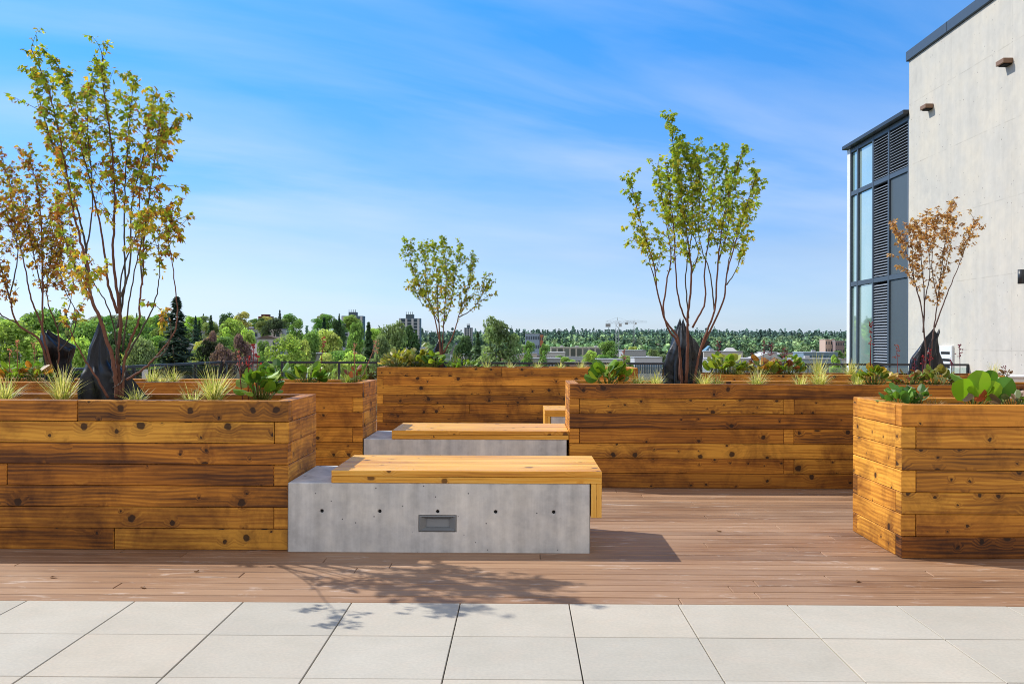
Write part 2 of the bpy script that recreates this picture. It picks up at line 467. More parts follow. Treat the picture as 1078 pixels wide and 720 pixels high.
mb = MB(); mb.box((-9, DECK_Y+.02, -.3), (WX, RAIL_Y+.1, -.034)); o = mb.build('deck_substructure', M['black']); tag(o, kind='structure')
mb = MB(); mb.box((-9.2, -3.7, -14.9), (WX+.02, RAIL_Y+.2, -.31)); o = mb.build('podium', M['wall_concrete']); tag(o, kind='structure')

# ------------------------------------------------------------------ timber planters
ROWS = 7; LH = .1495; TH = .101; TOP = ROWS*LH
def planter(name_label, x0, x1, y0, y1, seed, ties=(), joint_rows=None, agebias=0, group='timber planters on the deck'):
    r = random.Random(seed)
    e = empty('timber_planter', ((x0+x1)/2, (y0+y1)/2, 0), name_label, 'planter', group)
    L = e.location
    parts = {k: MB() for k in ('front', 'back', 'left', 'right')}
    def put(mb, a, b, axis, age=0):
        col = (r.random(), r.random(), max(0, min(1, age+agebias+r.uniform(-.15, .4))))
        if axis == 1: col = (.55+.45*col[0], .3+.5*col[1], col[2]*.35)
        g = .0028
        a = [a[0]+(g if axis == 0 else 0), a[1]+(g if axis == 1 else 0), a[2]+g*.6]
        b = [b[0]-(g if axis == 0 else 0), b[1]-(g if axis == 1 else 0), b[2]-g*.6]
        j_ = r.uniform(-.0018, .0018)
        if axis == 0: a[1] += j_; b[1] += j_
        else: a[0] += j_; b[0] += j_
        mb.box([a[i]-L[i] for i in range(3)], [b[i]-L[i] for i in range(3)], col, .0035, axis, (r.uniform(0, 60), r.uniform(0, 60)))
    for k in range(ROWS):          # k=0 bottom
        z0 = k*LH; z1 = z0+LH
        topidx = ROWS-1-k
        long_ = topidx % 2 == 0
        age = .45 if topidx >= 6 else (.22 if topidx == 5 else .0)
        for nm, ya, yb in (('front', y0, y0+TH), ('back', y1-TH, y1)):
            xa, xb = (x0, x1) if long_ else (x0+TH, x1-TH)
            cuts = [xa]
            if nm == 'front':
                for t in ties:
                    if not long_: cuts += [t-TH/2, t+TH/2]
            x = xa+r.uniform(.9, 5)
            if r.random() < .5: x = xb
            while x < xb-.4:
                if all(abs(x-c) > .3 for c in cuts): cuts.append(x)
                x += r.uniform(2.4, 4.9)
            cuts.append(xb); cuts.sort()
            for a, b in zip(cuts, cuts[1:]):
                put(parts[nm], (a, ya, z0), (b, yb, z1), 1 if b-a < TH+.01 else 0, age)
        for nm, xa, xb in (('left', x0, x0+TH), ('right', x1-TH, x1)):
            ya, yb = (y0+TH, y1-TH) if long_ else (y0, y1)
            put(parts[nm], (xa, ya, z0), (xb, yb, z1), 1, age)
    for nm, pn in (('front', 'front_wall'), ('back', 'back_wall'), ('left', 'end_wall'), ('right', 'end_wall')):
        parts[nm].build(pn, M['timber'], e)
    # mulch surface, lumpy
    mb = MB(); nx = int((x1-x0)/.06); ny = 14
    V = []; Fs = []
    for iy in range(ny+1):
        for ix in range(nx+1):
            X = x0+TH*.8+(x1-x0-TH*1.6)*ix/nx; Yy = y0+TH*.8+(y1-y0-TH*1.6)*iy/ny
            z = TOP-.055+.03*noise.noise((X*7, Yy*7, seed))+.012*noise.noise((X*25, Yy*25, seed))
            V.append((X-L[0], Yy-L[1], z))
    for iy in range(ny):
        for ix in range(nx):
            b = iy*(nx+1)+ix; Fs.append([b, b+1, b+nx+2, b+nx+1])
    mb.add(V, Fs, (1, 1, 1), smooth=True); mb.build('soil', M['soil'], e)
    return e
planter('long brown timber planter at front left holding the tallest maple', -5.6, -1.622, 6.745, 7.66, 11, agebias=.14)
planter('timber planter in the second row at left, behind the front left planter', -6.0, -1.587, 9.72, 10.66, 22, agebias=.25)
planter('wide timber planter with seven clear courses in the centre behind the first bench', .494, 5.6, 9.72, 10.66, 35, ties=(2.70,), agebias=.28)
planter('square cornered timber planter at front right with a sunlit yellow side', 2.596, 6.6, 6.6, 7.56, 41, agebias=.08)
planter('timber planter at the back centre just in front of the railing', -2.338, 1.913, 15.7, 16.64, 52, agebias=.12)
planter('timber planter showing only its top course behind the wide centre planter', 2.35, 6.36, 12.72, 13.66, 67)

# ------------------------------------------------------------------ concrete benches
def bench(label, x0, x1, y0, y1, wx0, wx1, leg=None, left_leg=False, light=None, holes=(), seed=1):
    r = random.Random(seed)
    e = empty('concrete_bench', ((x0+x1)/2, (y0+y1)/2, 0), label, 'bench', 'concrete benches with wooden seats')
    L = e.location; CH = .481
    # base: chamfered block whose front face is pierced by form-tie holes and a pocket for the step light
    cb = MB(); c_ = .006; fy = y0-L.y; X0, X1, Y1_ = x0-L.x, x1-L.x, y1-L.y; HC = .022; RH = .0165
    hs = [(hx-L.x, hz_) for hx, hz_ in holes]
    xs = {X0+c_, X1-c_}; zs = {.001, CH-c_}
    for hx, hz_ in hs: xs |= {hx-HC, hx+HC}; zs |= {hz_-HC, hz_+HC}
    if light: xs |= {light[0]-L.x, light[1]-L.x}; zs |= {light[2], light[3]}
    def srt(q):
        o = []
        for v in sorted(q):
            if not o or v-o[-1] > 1e-5: o.append(v)
        return o
    xs = srt(xs); zs = srt(zs)
    for a, b in zip(xs, xs[1:]):
        for c, d in zip(zs, zs[1:]):
            mx_, mz_ = (a+b)/2, (c+d)/2
            if light and light[0]-L.x < mx_ < light[1]-L.x and light[2] < mz_ < light[3]: continue
            hh_ = [q for q in hs if abs(q[0]-mx_) < .01 and abs(q[1]-mz_) < .01]
            if hh_:
                hx, hz_ = hh_[0]; V = []; NS = 24
                for k in range(NS):
                    t = 2*math.pi*k/NS+math.pi/4; ct, st_ = math.cos(t), math.sin(t); m_ = HC/max(abs(ct), abs(st_))
                    wob = 1+r.uniform(-.06, .06)
                    V += [(hx+ct*m_, fy, hz_+st_*m_), (hx+ct*RH*wob, fy, hz_+st_*RH*wob), (hx+ct*RH*.72, fy+.006, hz_+st_*RH*.72), (hx+ct*RH*.62, fy+.03, hz_+st_*RH*.62)]
                Fs = []
                for k in range(NS):
                    p_, q_ = 4*k, 4*((k+1) % NS)
                    for u in range(3): Fs.append([p_+u, p_+u+1, q_+u+1, q_+u])
                Fs.append([4*k+3 for k in range(NS)])
                cb.add(V, Fs)
            else: cb.add([(a, fy, c), (b, fy, c), (b, fy, d), (a, fy, d)], [[0, 1, 2, 3]])
    zt_ = CH
    cb.add([(X0+c_, fy+c_, zt_), (X1-c_, fy+c_, zt_), (X1-c_, Y1_-c_, zt_), (X0+c_, Y1_-c_, zt_)], [[0, 1, 2, 3]])
    for X_, sg in ((X0, 1), (X1, -1)):
        cb.add([(X_, fy+c_, .001), (X_, Y1_, .001), (X_, Y1_, zt_-c_), (X_, fy+c_, zt_-c_)], [[0, 1, 2, 3]])
        cb.add([(X_+sg*c_, fy, .001), (X_, fy+c_, .001), (X_, fy+c_, zt_-c_), (X_+sg*c_, fy, zt_-c_)], [[0, 1, 2, 3]], (.5, .5, .5))
        cb.add([(X_, fy+c_, zt_-c_), (X_, Y1_, zt_-c_), (X_+sg*c_, Y1_-c_, zt_), (X_+sg*c_, fy+c_, zt_)], [[0, 1, 2, 3]])
        cb.add([(X_+sg*c_, fy, zt_-c_), (X_, fy+c_, zt_-c_), (X_+sg*c_, fy+c_, zt_)], [[0, 1, 2]])
    cb.add([(X0+c_, fy, zt_-c_), (X1-c_, fy, zt_-c_), (X1-c_, fy+c_, zt_), (X0+c_, fy+c_, zt_)], [[0, 1, 2, 3]])
    cb.add([(X0, Y1_, .001), (X1, Y1_, .001), (X1, Y1_, zt_-c_), (X1-c_, Y1_-c_, zt_), (X0+c_, Y1_-c_, zt_), (X0, Y1_, zt_-c_)], [[0, 1, 2, 3, 4, 5]])
    if light:
        a, b, c, d = light[0]-L.x, light[1]-L.x, light[2], light[3]; D_ = fy+.06
        V = [(a, fy, c), (b, fy, c), (b, fy, d), (a, fy, d), (a, D_, c), (b, D_, c), (b, D_, d), (a, D_, d)]
        cb.add(V, [[0, 1, 5, 4], [1, 2, 6, 5], [2, 3, 7, 6], [3, 0, 4, 7], [4, 5, 6, 7]])
    cb.build('concrete_base', M['bench_concrete'], e)
    for hx, hz_ in hs:
        pm = MB(); pm.add([(hx+math.cos(k*.5236)*.0125, fy+.012, hz_+math.sin(k*.5236)*.0125) for k in range(12)], [list(range(12))]); pm.build('tie_hole_shade', M['black'], e)  # black disc stands in for the shade inside each hole
    if light:
        lx0, lx1, lz0, lz1 = light
        g = .004; f = MB(); yy = y0-L.y
        X0, X1, Z0, Z1 = lx0-L.x+g, lx1-L.x-g, lz0+g, lz1-g
        ix0, ix1, iz0, iz1 = X0+.045, X1-.045, Z0+.026, Z1-.026
        V = [(X0, yy+.002, Z0), (X1, yy+.002, Z0), (X1, yy+.002, Z1), (X0, yy+.002, Z1)]
        m1 = .008
        V += [(X0+m1, yy-.001, Z0+m1), (X1-m1, yy-.001, Z0+m1), (X1-m1, yy-.001, Z1-m1), (X0+m1, yy-.001, Z1-m1)]
        V += [(ix0, yy+.022, iz0), (ix1, yy+.022, iz0), (ix1, yy+.022, iz1), (ix0, yy+.022, iz1)]
        V += [(ix0, yy+.034, iz0), (ix1, yy+.034, iz0), (ix1, yy+.034, iz1), (ix0, yy+.034, iz1)]
        Fs = []
        for k in (0, 4, 8):
            for i in range(4): Fs.append([k+i, k+(i+1) % 4, k+4+(i+1) % 4, k+4+i])
        f.add(V, Fs); fr = f.build('step_light', M['step_light'], e)
        f = MB(); f.add([V[12], V[13], V[14], V[15]], [[0, 1, 2, 3]]); f.build('lens', M['step_lens'], fr)
    # wooden seat: laminated planks running lengthwise, two layers thick, wrapping down an end
    s = MB(); T = .0425; zt = CH+.088
    n_ = 7; yy0, yy1 = y0-.004, y1-.01
    Wd = (yy1-yy0)/n_
    for k in range(n_):
        for lay in range(2):
            off = .002 if lay else 0
            z0 = CH+.0015+lay*(T+.002); rc = (r.uniform(.35, .75), r.uniform(0, .5), 0)
            a = [wx0-L.x, yy0+k*Wd+.0006-L.y+(off if k == 0 else 0), z0]; b = [wx1-L.x, yy0+(k+1)*Wd-.0006-L.y, z0+T-.0015]
            s.box(a, b, rc, .0022, 0, (r.uniform(0, 50), r.uniform(0, 50)))
    s.build('wooden_seat', M['seatwood'], e)
    for side in (('r',) if leg else ()) + (('l',) if left_leg else ()):
        s = MB()
        for lay in range(2):
            for k in range(n_):
                if side == 'r': xa = wx1-(2-lay)*.0375+.0005; 
                else: xa = wx0+(1-lay)*.0375+.0005
                s.box([xa-L.x, yy0+k*Wd+.001-L.y, leg[0] if leg else .245], [xa+.0365-L.x, yy0+(k+1)*Wd-.001-L.y, CH+.0005], (r.uniform(.35, .7), r.uniform(0, .5), .05), .002, 2, (r.uniform(0, 50), r.uniform(0, 50)))
        s.build('seat_return', M['seatwood'], e)
    return e
hz = .285
bench('nearest concrete bench with a honey coloured wooden seat folding down its right end', -1.616, .487, 6.70, 7.63, -1.312, .567, leg=(.247,), holes=[(-1.378+.403*i, hz) for i in range(5)], light=(-.705, -.44, .143, .262), seed=3)
bench('middle concrete bench with a flat wooden seat, between two second row planters', -1.58, .47, 9.72, 10.66, -1.295, .487, holes=[(-1.35+.403*i, hz) for i in range(5)], light=(-.70, -.435, .143, .262), seed=8)
bench('farthest concrete bench, only its wooden corner showing behind the centre planter', .402, 2.345, 12.72, 13.66, .322, 1.9, left_leg=True, holes=[(.62+.403*i, hz) for i in range(4)], seed=9)

# ------------------------------------------------------------------ railings
def rail(label, A, B, nseg, sticker=None):
    e = empty('glass_railing', ((A[0]+B[0])/2, (A[1]+B[1])/2, 0), label, 'railing', 'glass railings at the terrace edge')
    L = e.location; A = Vector((*A, 0)); B = Vector((*B, 0)); d = (B-A).normalized(); nrm = Vector((-d.y, d.x, 0))
    def bar(name, a, b, w, h0, h1, mat):
        mb = MB(); P = []
        for q in (a, b):
            for s_ in (-1, 1):
                for h_ in (h0, h1): P.append(q+nrm*s_*w/2+Vector((0, 0, h_))-L)
        # verts: a-lo,a-hi(-), a(+)lo,hi, b...
        Fs = [[0, 1, 3, 2], [4, 6, 7, 5], [0, 4, 5, 1], [2, 3, 7, 6], [1, 5, 7, 3], [0, 2, 6, 4]]
        mb.add(P, Fs); return mb.build(name, mat, e)
    bar('top_rail', A, B, .06, 1.035, 1.075, M['dark_metal'])
    bar('base_rail', A, B, .06, .04, .11, M['dark_metal'])
    for i in range(nseg+1):
        c = A.lerp(B, i/nseg)
        bar('post', c-d*.022, c+d*.022, .05, 0, 1.034, M['dark_metal'])
        if i < nseg:
            c2 = A.lerp(B, (i+1)/nseg)
            gl = bar('glass_panel', c+d*.035, c2-d*.035, .010, .115, 1.0, M['rail_glass'])
            if sticker == i:
                mid = c.lerp(c2, .3)
                mb = MB(); q = [mid-d*.1-nrm*.012+Vector((0, 0, .82)), mid+d*.1-nrm*.012+Vector((0, 0, .82)), mid+d*.1-nrm*.012+Vector((0, 0, 1.0)), mid-d*.1-nrm*.012+Vector((0, 0, 1.0))]
                q = [p-L for p in q]+[p-L-nrm*.002 for p in q]
                mb.add(q, [[0, 1, 2, 3], [7, 6, 5, 4], [0, 4, 5, 1], [1, 5, 6, 2], [2, 6, 7, 3], [3, 7, 4, 0]]); mb.build('paper_notice', M['white_metal'], gl)
    return e
rail('black metal and glass railing running along the left edge of the terrace', (-7.2, 4.0), (-5.76, 18.5), 13, sticker=10)
rail('long black metal and glass railing across the back of the terrace to the concrete wall', (-5.70, RAIL_Y), (WX-.01, RAIL_Y), 13)

# ------------------------------------------------------------------ litter
for i, (px, py) in enumerate(((52, 608), (205, 603), (760, 560), (905, 612), (150, 618))):
    d_ = at(px, py, 1)-Vector((0, 0, H)); t = -H/d_.z; g = Vector((d_.x*t, d_.y*t, .004))
    mb = MB(); leaf = [(0, 0, 0), (.012, .012, .006), (.030, .014, .002), (.045, 0, .008), (.030, -.014, .003), (.012, -.012, .005)]
    mb.add(leaf, [[0, 1, 2, 3], [0, 3, 4, 5]], (.16, .08, .035)); o = mb.build('fallen_leaf', M['leaf']); o.location = g; o.rotation_euler = (0, 0, i*1.3)
    tag(o, 'tiny curled brown leaf lying loose on the terrace floor', 'leaf', 'loose dry leaves on the terrace floor')

# ------------------------------------------------------------------ concrete building at right
bl = empty('concrete_building', (WX, 17, 0), 'tall pale concrete building with a glazed and louvred end at right', 'building')
L = bl.location
def bpart(name, a, b, mat, parent=bl, bev=.004, col=(1, 1, 1)):
    mb = MB(); mb.box([a[i]-L[i] for i in range(3)], [b[i]-L[i] for i in range(3)], col, bev); return mb.build(name, mat, parent)
Yc = 21.5; ZT = 7.72
bpart('concrete_wall', (WX, 2, -15), (WX+9, Yc, ZT), M['wall_concrete'], bev=.01)
bpart('parapet_cap', (WX-.05, 1.9, ZT+.001), (WX+9.05, Yc+.06, ZT+.22), M['grey_metal'], bev=.01)
for k in range(6):
    mb = MB(); mb.box((-.054, 4.5+k*3-17-.006, ZT+.004), (-.0505, 4.5+k*3-17+.006, ZT+.215)); mb.build('cap_seam', M['dark_metal'], bl)
# glazed tail
GX = WX+.04; GY1 = 25.35; GT = 6.55
bpart('core', (GX+.25, Yc+.004, -15), (GX+6, GY1-.1, GT-.02), M['black'])
bpart('roof_edge', (GX-.16, Yc+.004, GT), (GX+6, GY1+.25, GT+.1), M['dark_metal'], bev=.01)
bpart('corner_column', (GX-.03, GY1, -15), (GX+.3, GY1+.22, GT-.003), M['white_metal'])
def gy(px): return (GX)*F/(px-548)
cols_ = [gy(953.2), gy(934.2), gy(917.8), gy(901.6), gy(894.3)]
cols_[0] = Yc+.06
bands = [GT-.06, 5.36, 3.0, .65, -1.7, -4.05]
for c_ in cols_: bpart('mullion', (GX-.02, c_-.045, -15), (GX+.10, c_+.045, GT-.003), M['grey_metal'])
for k, b_ in enumerate(bands): 
    for a, b in zip(cols_, cols_[1:]): bpart('transom', (GX-.015, a+.047, b_-.06), (GX+.08, b-.047, b_+.055), M['grey_metal'])
for t in range(5):
    zt, zb = bands[t]-.065, bands[t+1]+.06
    for ci in range(4):
        a, b = cols_[ci]+.05, cols_[ci+1]-.05
        if ci == 1 or (ci == 0 and t == 0):
            mb = MB(); z = zb+.02
            while z < zt-.04:
                # sloping blade
                q = [(-.005, a, z), (-.005, b, z), (.055, b, z+.034), (.055, a, z+.034)]
                q = [(p[0]+GX-L[0], p[1]-L[1], p[2]) for p in q]; q += [(p[0], p[1], p[2]+.011) for p in q]
                mb.add(q, [[0, 1, 2, 3], [7, 6, 5, 4], [0, 4, 5, 1], [1, 5, 6, 2], [2, 6, 7, 3], [3, 7, 4, 0]], (1, 1, 1)); z += .066
            mb.build('louvre', M['slat'], bl)
        elif ci == 0:
            bpart('metal_panel', (GX+.02, a, zb), (GX+.05, b, zt), M['panel'])
            bpart('panel_trim', (GX+.0, a+.004, zb), (GX+.018, a+.05, zt), M['slat'])
        else:
            bpart('window_pane', (GX+.03, a, zb), (GX+.04, b, zt), M['win_glass'])
# things fixed to the wall
def hood(y, z, label):
    e = empty('wall_scupper', (WX, y, z), label, 'scupper', 'boxed scuppers high on the concrete wall')
    mb = MB(); mb.box((-.17, -.14, -.0), (-.001, .14, .085), bev=.006); mb.build('hood', M['brown_metal'], e)
    mb = MB(); mb.box((-.14, -.10, -.02), (-.001, .10, -.001), bev=.004); mb.build('outlet', M['black'], e)
hood(20.35, 6.38, 'small brown scupper box on the concrete wall, the lower and farther one')
hood(17.1, 6.38, 'small brown scupper box on the concrete wall, nearer the right edge')
e = empty('wall_light', (WX, 16.45, 2.6), 'dark wall light on the concrete wall at the right edge of the view', 'wall light')
mb = MB(); mb.tube([(-.11, 0, -.12), (-.11, 0, .12)], .055, 16); mb.build('lamp_body', M['dark_metal'], e)
mb = MB(); mb.box((-.06, -.04, -.05), (-.001, .04, .05)); mb.build('bracket', M['dark_metal'], e)
e = empty('wall_vent', (WX, 19.5, .8), 'white slatted vent low on the concrete wall beside the small maple', 'vent')
mb = MB(); mb.box((-.05, -.28, -.35), (-.001, .28, .62), bev=.004); mb.build('vent_box', M['white_metal'], e)
mb = MB()
for k in range(6): mb.box((-.056, -.2, -.25+k*.14), (-.051, .2, -.20+k*.14), bev=.001)
mb.build('vent_slot', M['black'], e)
e = empty('utility_box', (7.75, 15.2, 0), 'white metal utility box with a dark window near the concrete wall', 'utility box')
mb = MB(); mb.box((-.28, -.2, 0), (.28, .2, .93), bev=.01); mb.build('cabinet', M['white_metal'], e)
mb = MB(); mb.box((-.32, -.24, .932), (.32, .24, .97), bev=.01); mb.build('lid', M['white_metal'], e)
mb = MB(); mb.box((-.12, -.206, .68), (.1, -.2005, .86), bev=.003); mb.build('window', M['dark_metal'], e)

# ------------------------------------------------------------------ potted maples in the planters
def cat(pts, per=6):
    P = [Vector(p) for p in pts]; P = [P[0]*2-P[1]]+P+[P[-1]*2-P[-2]]; out = []
    for i in range(1, len(P)-2):
        for k in range(per):
            t = k/per; a, b, c, d = P[i-1], P[i], P[i+1], P[i+2]
            out.append(.5*((2*b)+(c-a)*t+(2*a-5*b+4*c-d)*t*t+(3*b-a-3*c+d)*t**3))
    out.append(P[-2]); return out
def leaf(mb, p, d, nrm, s, col):
    "three lobed folded maple leaf, hanging from p along d"
    u = d.cross(nrm)
    if u.length < 1e-4: u = Vector((1, 0, 0))
    u.normalize(); nn = u.cross(d).normalized(); cup = .22*s
    P = [p, p+d*s*.35+u*s*.42-nn*cup, p+d*s*.72+u*s*.50-nn*cup*1.4, p+d*s*.62+u*s*.18-nn*cup*.3, p+d*s*1.15-nn*cup*.9,
         p+d*s*.62-u*s*.18-nn*cup*.3, p+d*s*.72-u*s*.50-nn*cup*1.4, p+d*s*.35-u*s*.42-nn*cup]
    mb.add(P, [[0, 1, 2, 3], [0, 3, 4, 5], [0, 5, 6, 7]], col)
def rv(r, s=1): return Vector((r.uniform(-s, s), r.uniform(-s, s), r.uniform(-s, s)))
def maple(label, Y, base, stems, leafcols, leafsize, crown, seed, bark=((.16, .07, .045), (.085, .07, .055)), dens=1.0, r0=.016, twl=1.0, leafstart=.5, spread=.25, low=None):
    """stems: (radius factor, [(px,py),...], leaf start fraction or None). crown: leaf y range in photo for colour"""
    r = random.Random(seed)
    b0 = at(*base, Y); b0.z = TOP-.06
    e = empty('maple_tree', b0, label, 'tree', 'young multi stemmed maples in the planters')
    tr = MB(); lf = MB(); n_l = 0
    def col_at(z):
        t = (z-crown[1])/(crown[0]-crown[1]); t = max(0, min(1, t+r.uniform(-.35, .35)))
        c = r.choice(leafcols[1] if t > .5 else leafcols[0]); k = r.uniform(.6, 1.75)
        return (c[0]*k, c[1]*k, c[2]*k)
    def cluster(p, out, n, s):
        for _ in range(n):
            a = (out*.6+rv(r, .8)+Vector((0, 0, -.75))).normalized()
            q = p+rv(r, s*.5)
            leaf(lf, q, a, (Vector((0, 0, 1))+rv(r, .8)).normalized(), s*r.uniform(.5, 1.1), col_at(p.z))
    for si, st in enumerate(stems):
        rf, pts = st[0], st[1]; ls = st[2] if len(st) > 2 else leafstart
        m = len(pts); dep = r.uniform(-spread, spread)
        P = []
        z0 = pts[0][1]
        for i, (px, py) in enumerate(pts):
            t = i/(m-1)
            P.append(at(px, py, Y+dep*t+ (st[3]*(t) if len(st) > 3 else 0)) - b0)
        C_ = cat(P, 7); L_ = len(C_)
        for i in range(3, L_-1): C_[i] = C_[i]+rv(r, .0045)
        rad = [r0*.7*rf*(1-.9*(i/(L_-1))**.8)+.0014 for i in range(L_)]
        cb = bark[0] if rf > .75 else bark[1]; k = r.uniform(.8, 1.2)
        tr.tube(C_, rad, 7, (cb[0]*k, cb[1]*k, cb[2]*k))
        if ls is None: continue
        length = sum((C_[i+1]-C_[i]).length for i in range(L_-1)); i0 = int(ls*L_)
        acc = 0
        for i in range(i0, L_):
            if i > i0: acc += (C_[i]-C_[i-1]).length
            steps = 0
            while acc > .036/dens or i == L_-1 and steps == 0:
                steps += 1; acc -= .036/dens
                frac = (i-i0)/max(1, L_-i0)
                tl = r.uniform(.09, .34)*twl*(1-.62*frac)
                tdir = (C_[min(i+1, L_-1)]-C_[max(0, i-1)]).normalized()
                d = (tdir*.9+rv(r, .95)+Vector((0, 0, .15))).normalized()
                TP = [C_[i]]
                ns = 4; tl *= 1.12
                for k in range(ns): TP.append(TP[-1]+d*tl/ns); d = (d+rv(r, .22)+Vector((0, 0, .03))).normalized()
                tr.tube(TP, [.0028, .0024, .002, .0016, .001], 4, bark[1], cap=False)
                for k in range(1, ns+1):
                    cluster(TP[k], d, r.choice((1, 2, 3, 3)) if k < ns else r.choice((5, 6, 7, 8)), leafsize*1.08)
            if r.random() < .5: cluster(C_[i], rv(r), 2, leafsize)
    tr.build('trunk', M['bark'], e)
    lf.build('crown', M['leaf'], e)
    return e
GR = [(.26, .36, .04), (.34, .42, .04), (.18, .29, .04), (.42, .43, .04)]
YE = [(.48, .40, .04), (.52, .34, .04), (.38, .37, .04)]
OR = [(.42, .19, .035), (.36, .14, .03), (.48, .27, .05), (.26, .12, .035)]
BR = [(.55, .34, .14), (.44, .25, .10), (.60, .42, .20), (.34, .18, .08)]
zz = lambda py, Y: at(0, py, Y).z - (TOP-.06)
def zr(a, b, Y): return (zz(a, Y), zz(b, Y))
maple('tallest young maple, many stemmed with yellow green leaves, in the front left planter', 7.1, (125, 419), [
 (1.5, [(123, 419), (122, 400), (118, 376), (106, 338), (95, 310), (93, 284), (85, 255), (75, 212), (66, 160), (52, 100), (33, 52)], .62, -.45),
 (1.5, [(127, 419), (125, 395), (124, 372), (127, 340), (122, 296), (119, 258), (121, 215), (118, 159), (110, 100), (107, 55)], .58, -.45),
 (.9, [(124, 330), (114, 300), (111, 270), (102, 222), (88, 165), (75, 112), (62, 70)], .5),
 (.9, [(129, 419), (131, 380), (137, 360), (146, 337), (147, 316), (150, 293), (152, 249), (158, 200), (166, 150), (170, 105)], .55, -.45),
 (.8, [(133, 400), (146, 392), (163, 377), (184, 348), (186, 316), (179, 262), (172, 225)], .8),
 (.8, [(114, 419), (100, 395), (87, 375), (76, 352), (68, 335)], .75),
 (.6, [(131, 380), (150, 345), (163, 318), (168, 285), (166, 240)], .72),
 (.7, [(124, 345), (131, 300), (131, 250), (132, 190), (136, 130), (140, 85)], .5),
 (.7, [(93, 290), (88, 250), (80, 215), (60, 165), (45, 120), (38, 85)], .5),
 (.6, [(95, 312), (90, 270), (97, 225), (95, 170), (92, 120), (98, 75)], .5),
 (.6, [(124, 320), (137, 280), (139, 215), (152, 160), (160, 120), (178, 135)], .55),
 (.5, [(150, 300), (148, 262), (160, 225), (183, 235)], .5),
 (.5, [(127, 340), (128, 290), (145, 240), (150, 180), (183, 130)], .6),
 (.5, [(106, 338), (88, 300), (72, 262), (62, 225)], .55),
 (.5, [(163, 377), (172, 372), (180, 352), (176, 330), (170, 335)], .7),
 (.5, [(134, 385), (128, 402), (118, 408)], None),
 (.5, [(126, 385), (120, 345), (112, 320), (100, 300), (90, 285)], .7, -1.0),
 (.5, [(129, 370), (134, 330), (142, 285), (150, 250), (156, 225)], .7, -1.0),
], (OR[:2]+YE+GR[:2], GR+GR+YE), .042, zr(60, 250, 7.2), 5, dens=1.06, r0=.0165, spread=.35)
maple('young maple with orange tinted leaves at the left edge, in the second row planter', 10.2, (58, 402), [
 (1.3, [(56, 402), (48, 375), (40, 356), (18, 340), (10, 313), (2, 285), (-8, 240), (-14, 200)], .5),
 (1.3, [(58, 402), (50, 370), (45, 345), (45, 296), (44, 250), (40, 200), (30, 165)], .48),
 (.8, [(45, 345), (33, 315), (26, 280), (16, 235), (8, 190), (2, 165)], .4),
 (.8, [(60, 402), (62, 370), (60, 345), (50, 315), (53, 275), (60, 235), (66, 205)], .5),
 (.6, [(45, 310), (38, 280), (30, 240), (22, 195)], .35),
 (.6, [(62, 370), (76, 352), (80, 330), (66, 300), (62, 262)], .6),
 (.6, [(18, 340), (0, 330), (-12, 305), (-20, 270)], .5),
 (.6, [(10, 313), (18, 275), (15, 240), (-2, 215)], .4),
 (.5, [(60, 345), (72, 325), (78, 290), (76, 255)], .5),
], (OR+YE, YE+OR[:2]+GR[:1]), .043, zr(170, 300, 10.2), 9, dens=1.35, r0=.017, spread=.4, twl=1.25)
maple('small green maple standing alone in the back centre planter', 16.2, (465, 388), [
 (1.2, [(465, 388), (464, 370), (461, 352), (455, 325), (445, 308), (435, 285), (429, 256)], .45),
 (1.2, [(464, 388), (463, 360), (461, 324), (460, 295), (456, 260)], .35),
 (.9, [(466, 388), (466, 358), (468, 325), (470, 290), (466, 255)], .35),
 (1.0, [(467, 372), (478, 350), (483, 332), (491, 308), (498, 275)], .45),
 (.7, [(483, 334), (494, 328), (504, 317), (514, 296)], .45),
 (.6, [(462, 340), (452, 318), (448, 285), (448, 258)], .4),
 (.6, [(466, 345), (474, 322), (479, 290), (484, 262)], .4),
 (.5, [(455, 325), (444, 320), (436, 300)], .5),
], (GR+YE, GR+GR[:2]), .05, zr(255, 320, 16.2), 14, dens=1.15, r0=.019, spread=.3, twl=1.15)
maple('broad green maple fanning out above the wide centre planter', 10.2, (722, 405), [
 (1.3, [(718, 405), (717, 385), (714, 362), (702, 343), (692, 306), (688, 277), (676, 240), (663, 190)], .62),
 (1.2, [(716, 400), (714, 358), (699, 333), (702, 297), (706, 270), (700, 225), (692, 180)], .6),
 (1.5, [(722, 405), (724, 368), (724, 335), (728, 289), (723, 247), (715, 193), (705, 128)], .5),
 (.8, [(725, 343), (715, 318), (711, 277), (709, 235), (704, 190), (716, 150)], .5),
 (.9, [(729, 345), (742, 318), (742, 285), (748, 235), (752, 190), (742, 158)], .48),
 (1.2, [(730, 405), (738, 366), (752, 327), (756, 277), (761, 235), (770, 195), (782, 158)], .5),
 (.9, [(738, 368), (761, 318), (765, 289), (777, 247), (788, 210), (796, 185)], .5),
 (.6, [(725, 335), (722, 290), (729, 240), (728, 190), (724, 160)], .5),
 (.6, [(752, 327), (748, 290), (736, 250), (737, 200), (733, 165)], .5),
 (.6, [(756, 277), (766, 240), (766, 190), (760, 158)], .3),
 (.5, [(692, 306), (683, 272), (678, 255)], .5),
 (.5, [(765, 289), (770, 262), (780, 235), (792, 215)], .35),
 (.5, [(728, 289), (735, 262), (720, 225), (712, 165)], .4),
 (.5, [(765, 300), (776, 282), (780, 262)], .5),
], (GR[:2]+YE[:1], GR+GR[:3]), .045, zr(130, 280, 10.2), 21, dens=1.2, r0=.0165, spread=.5)
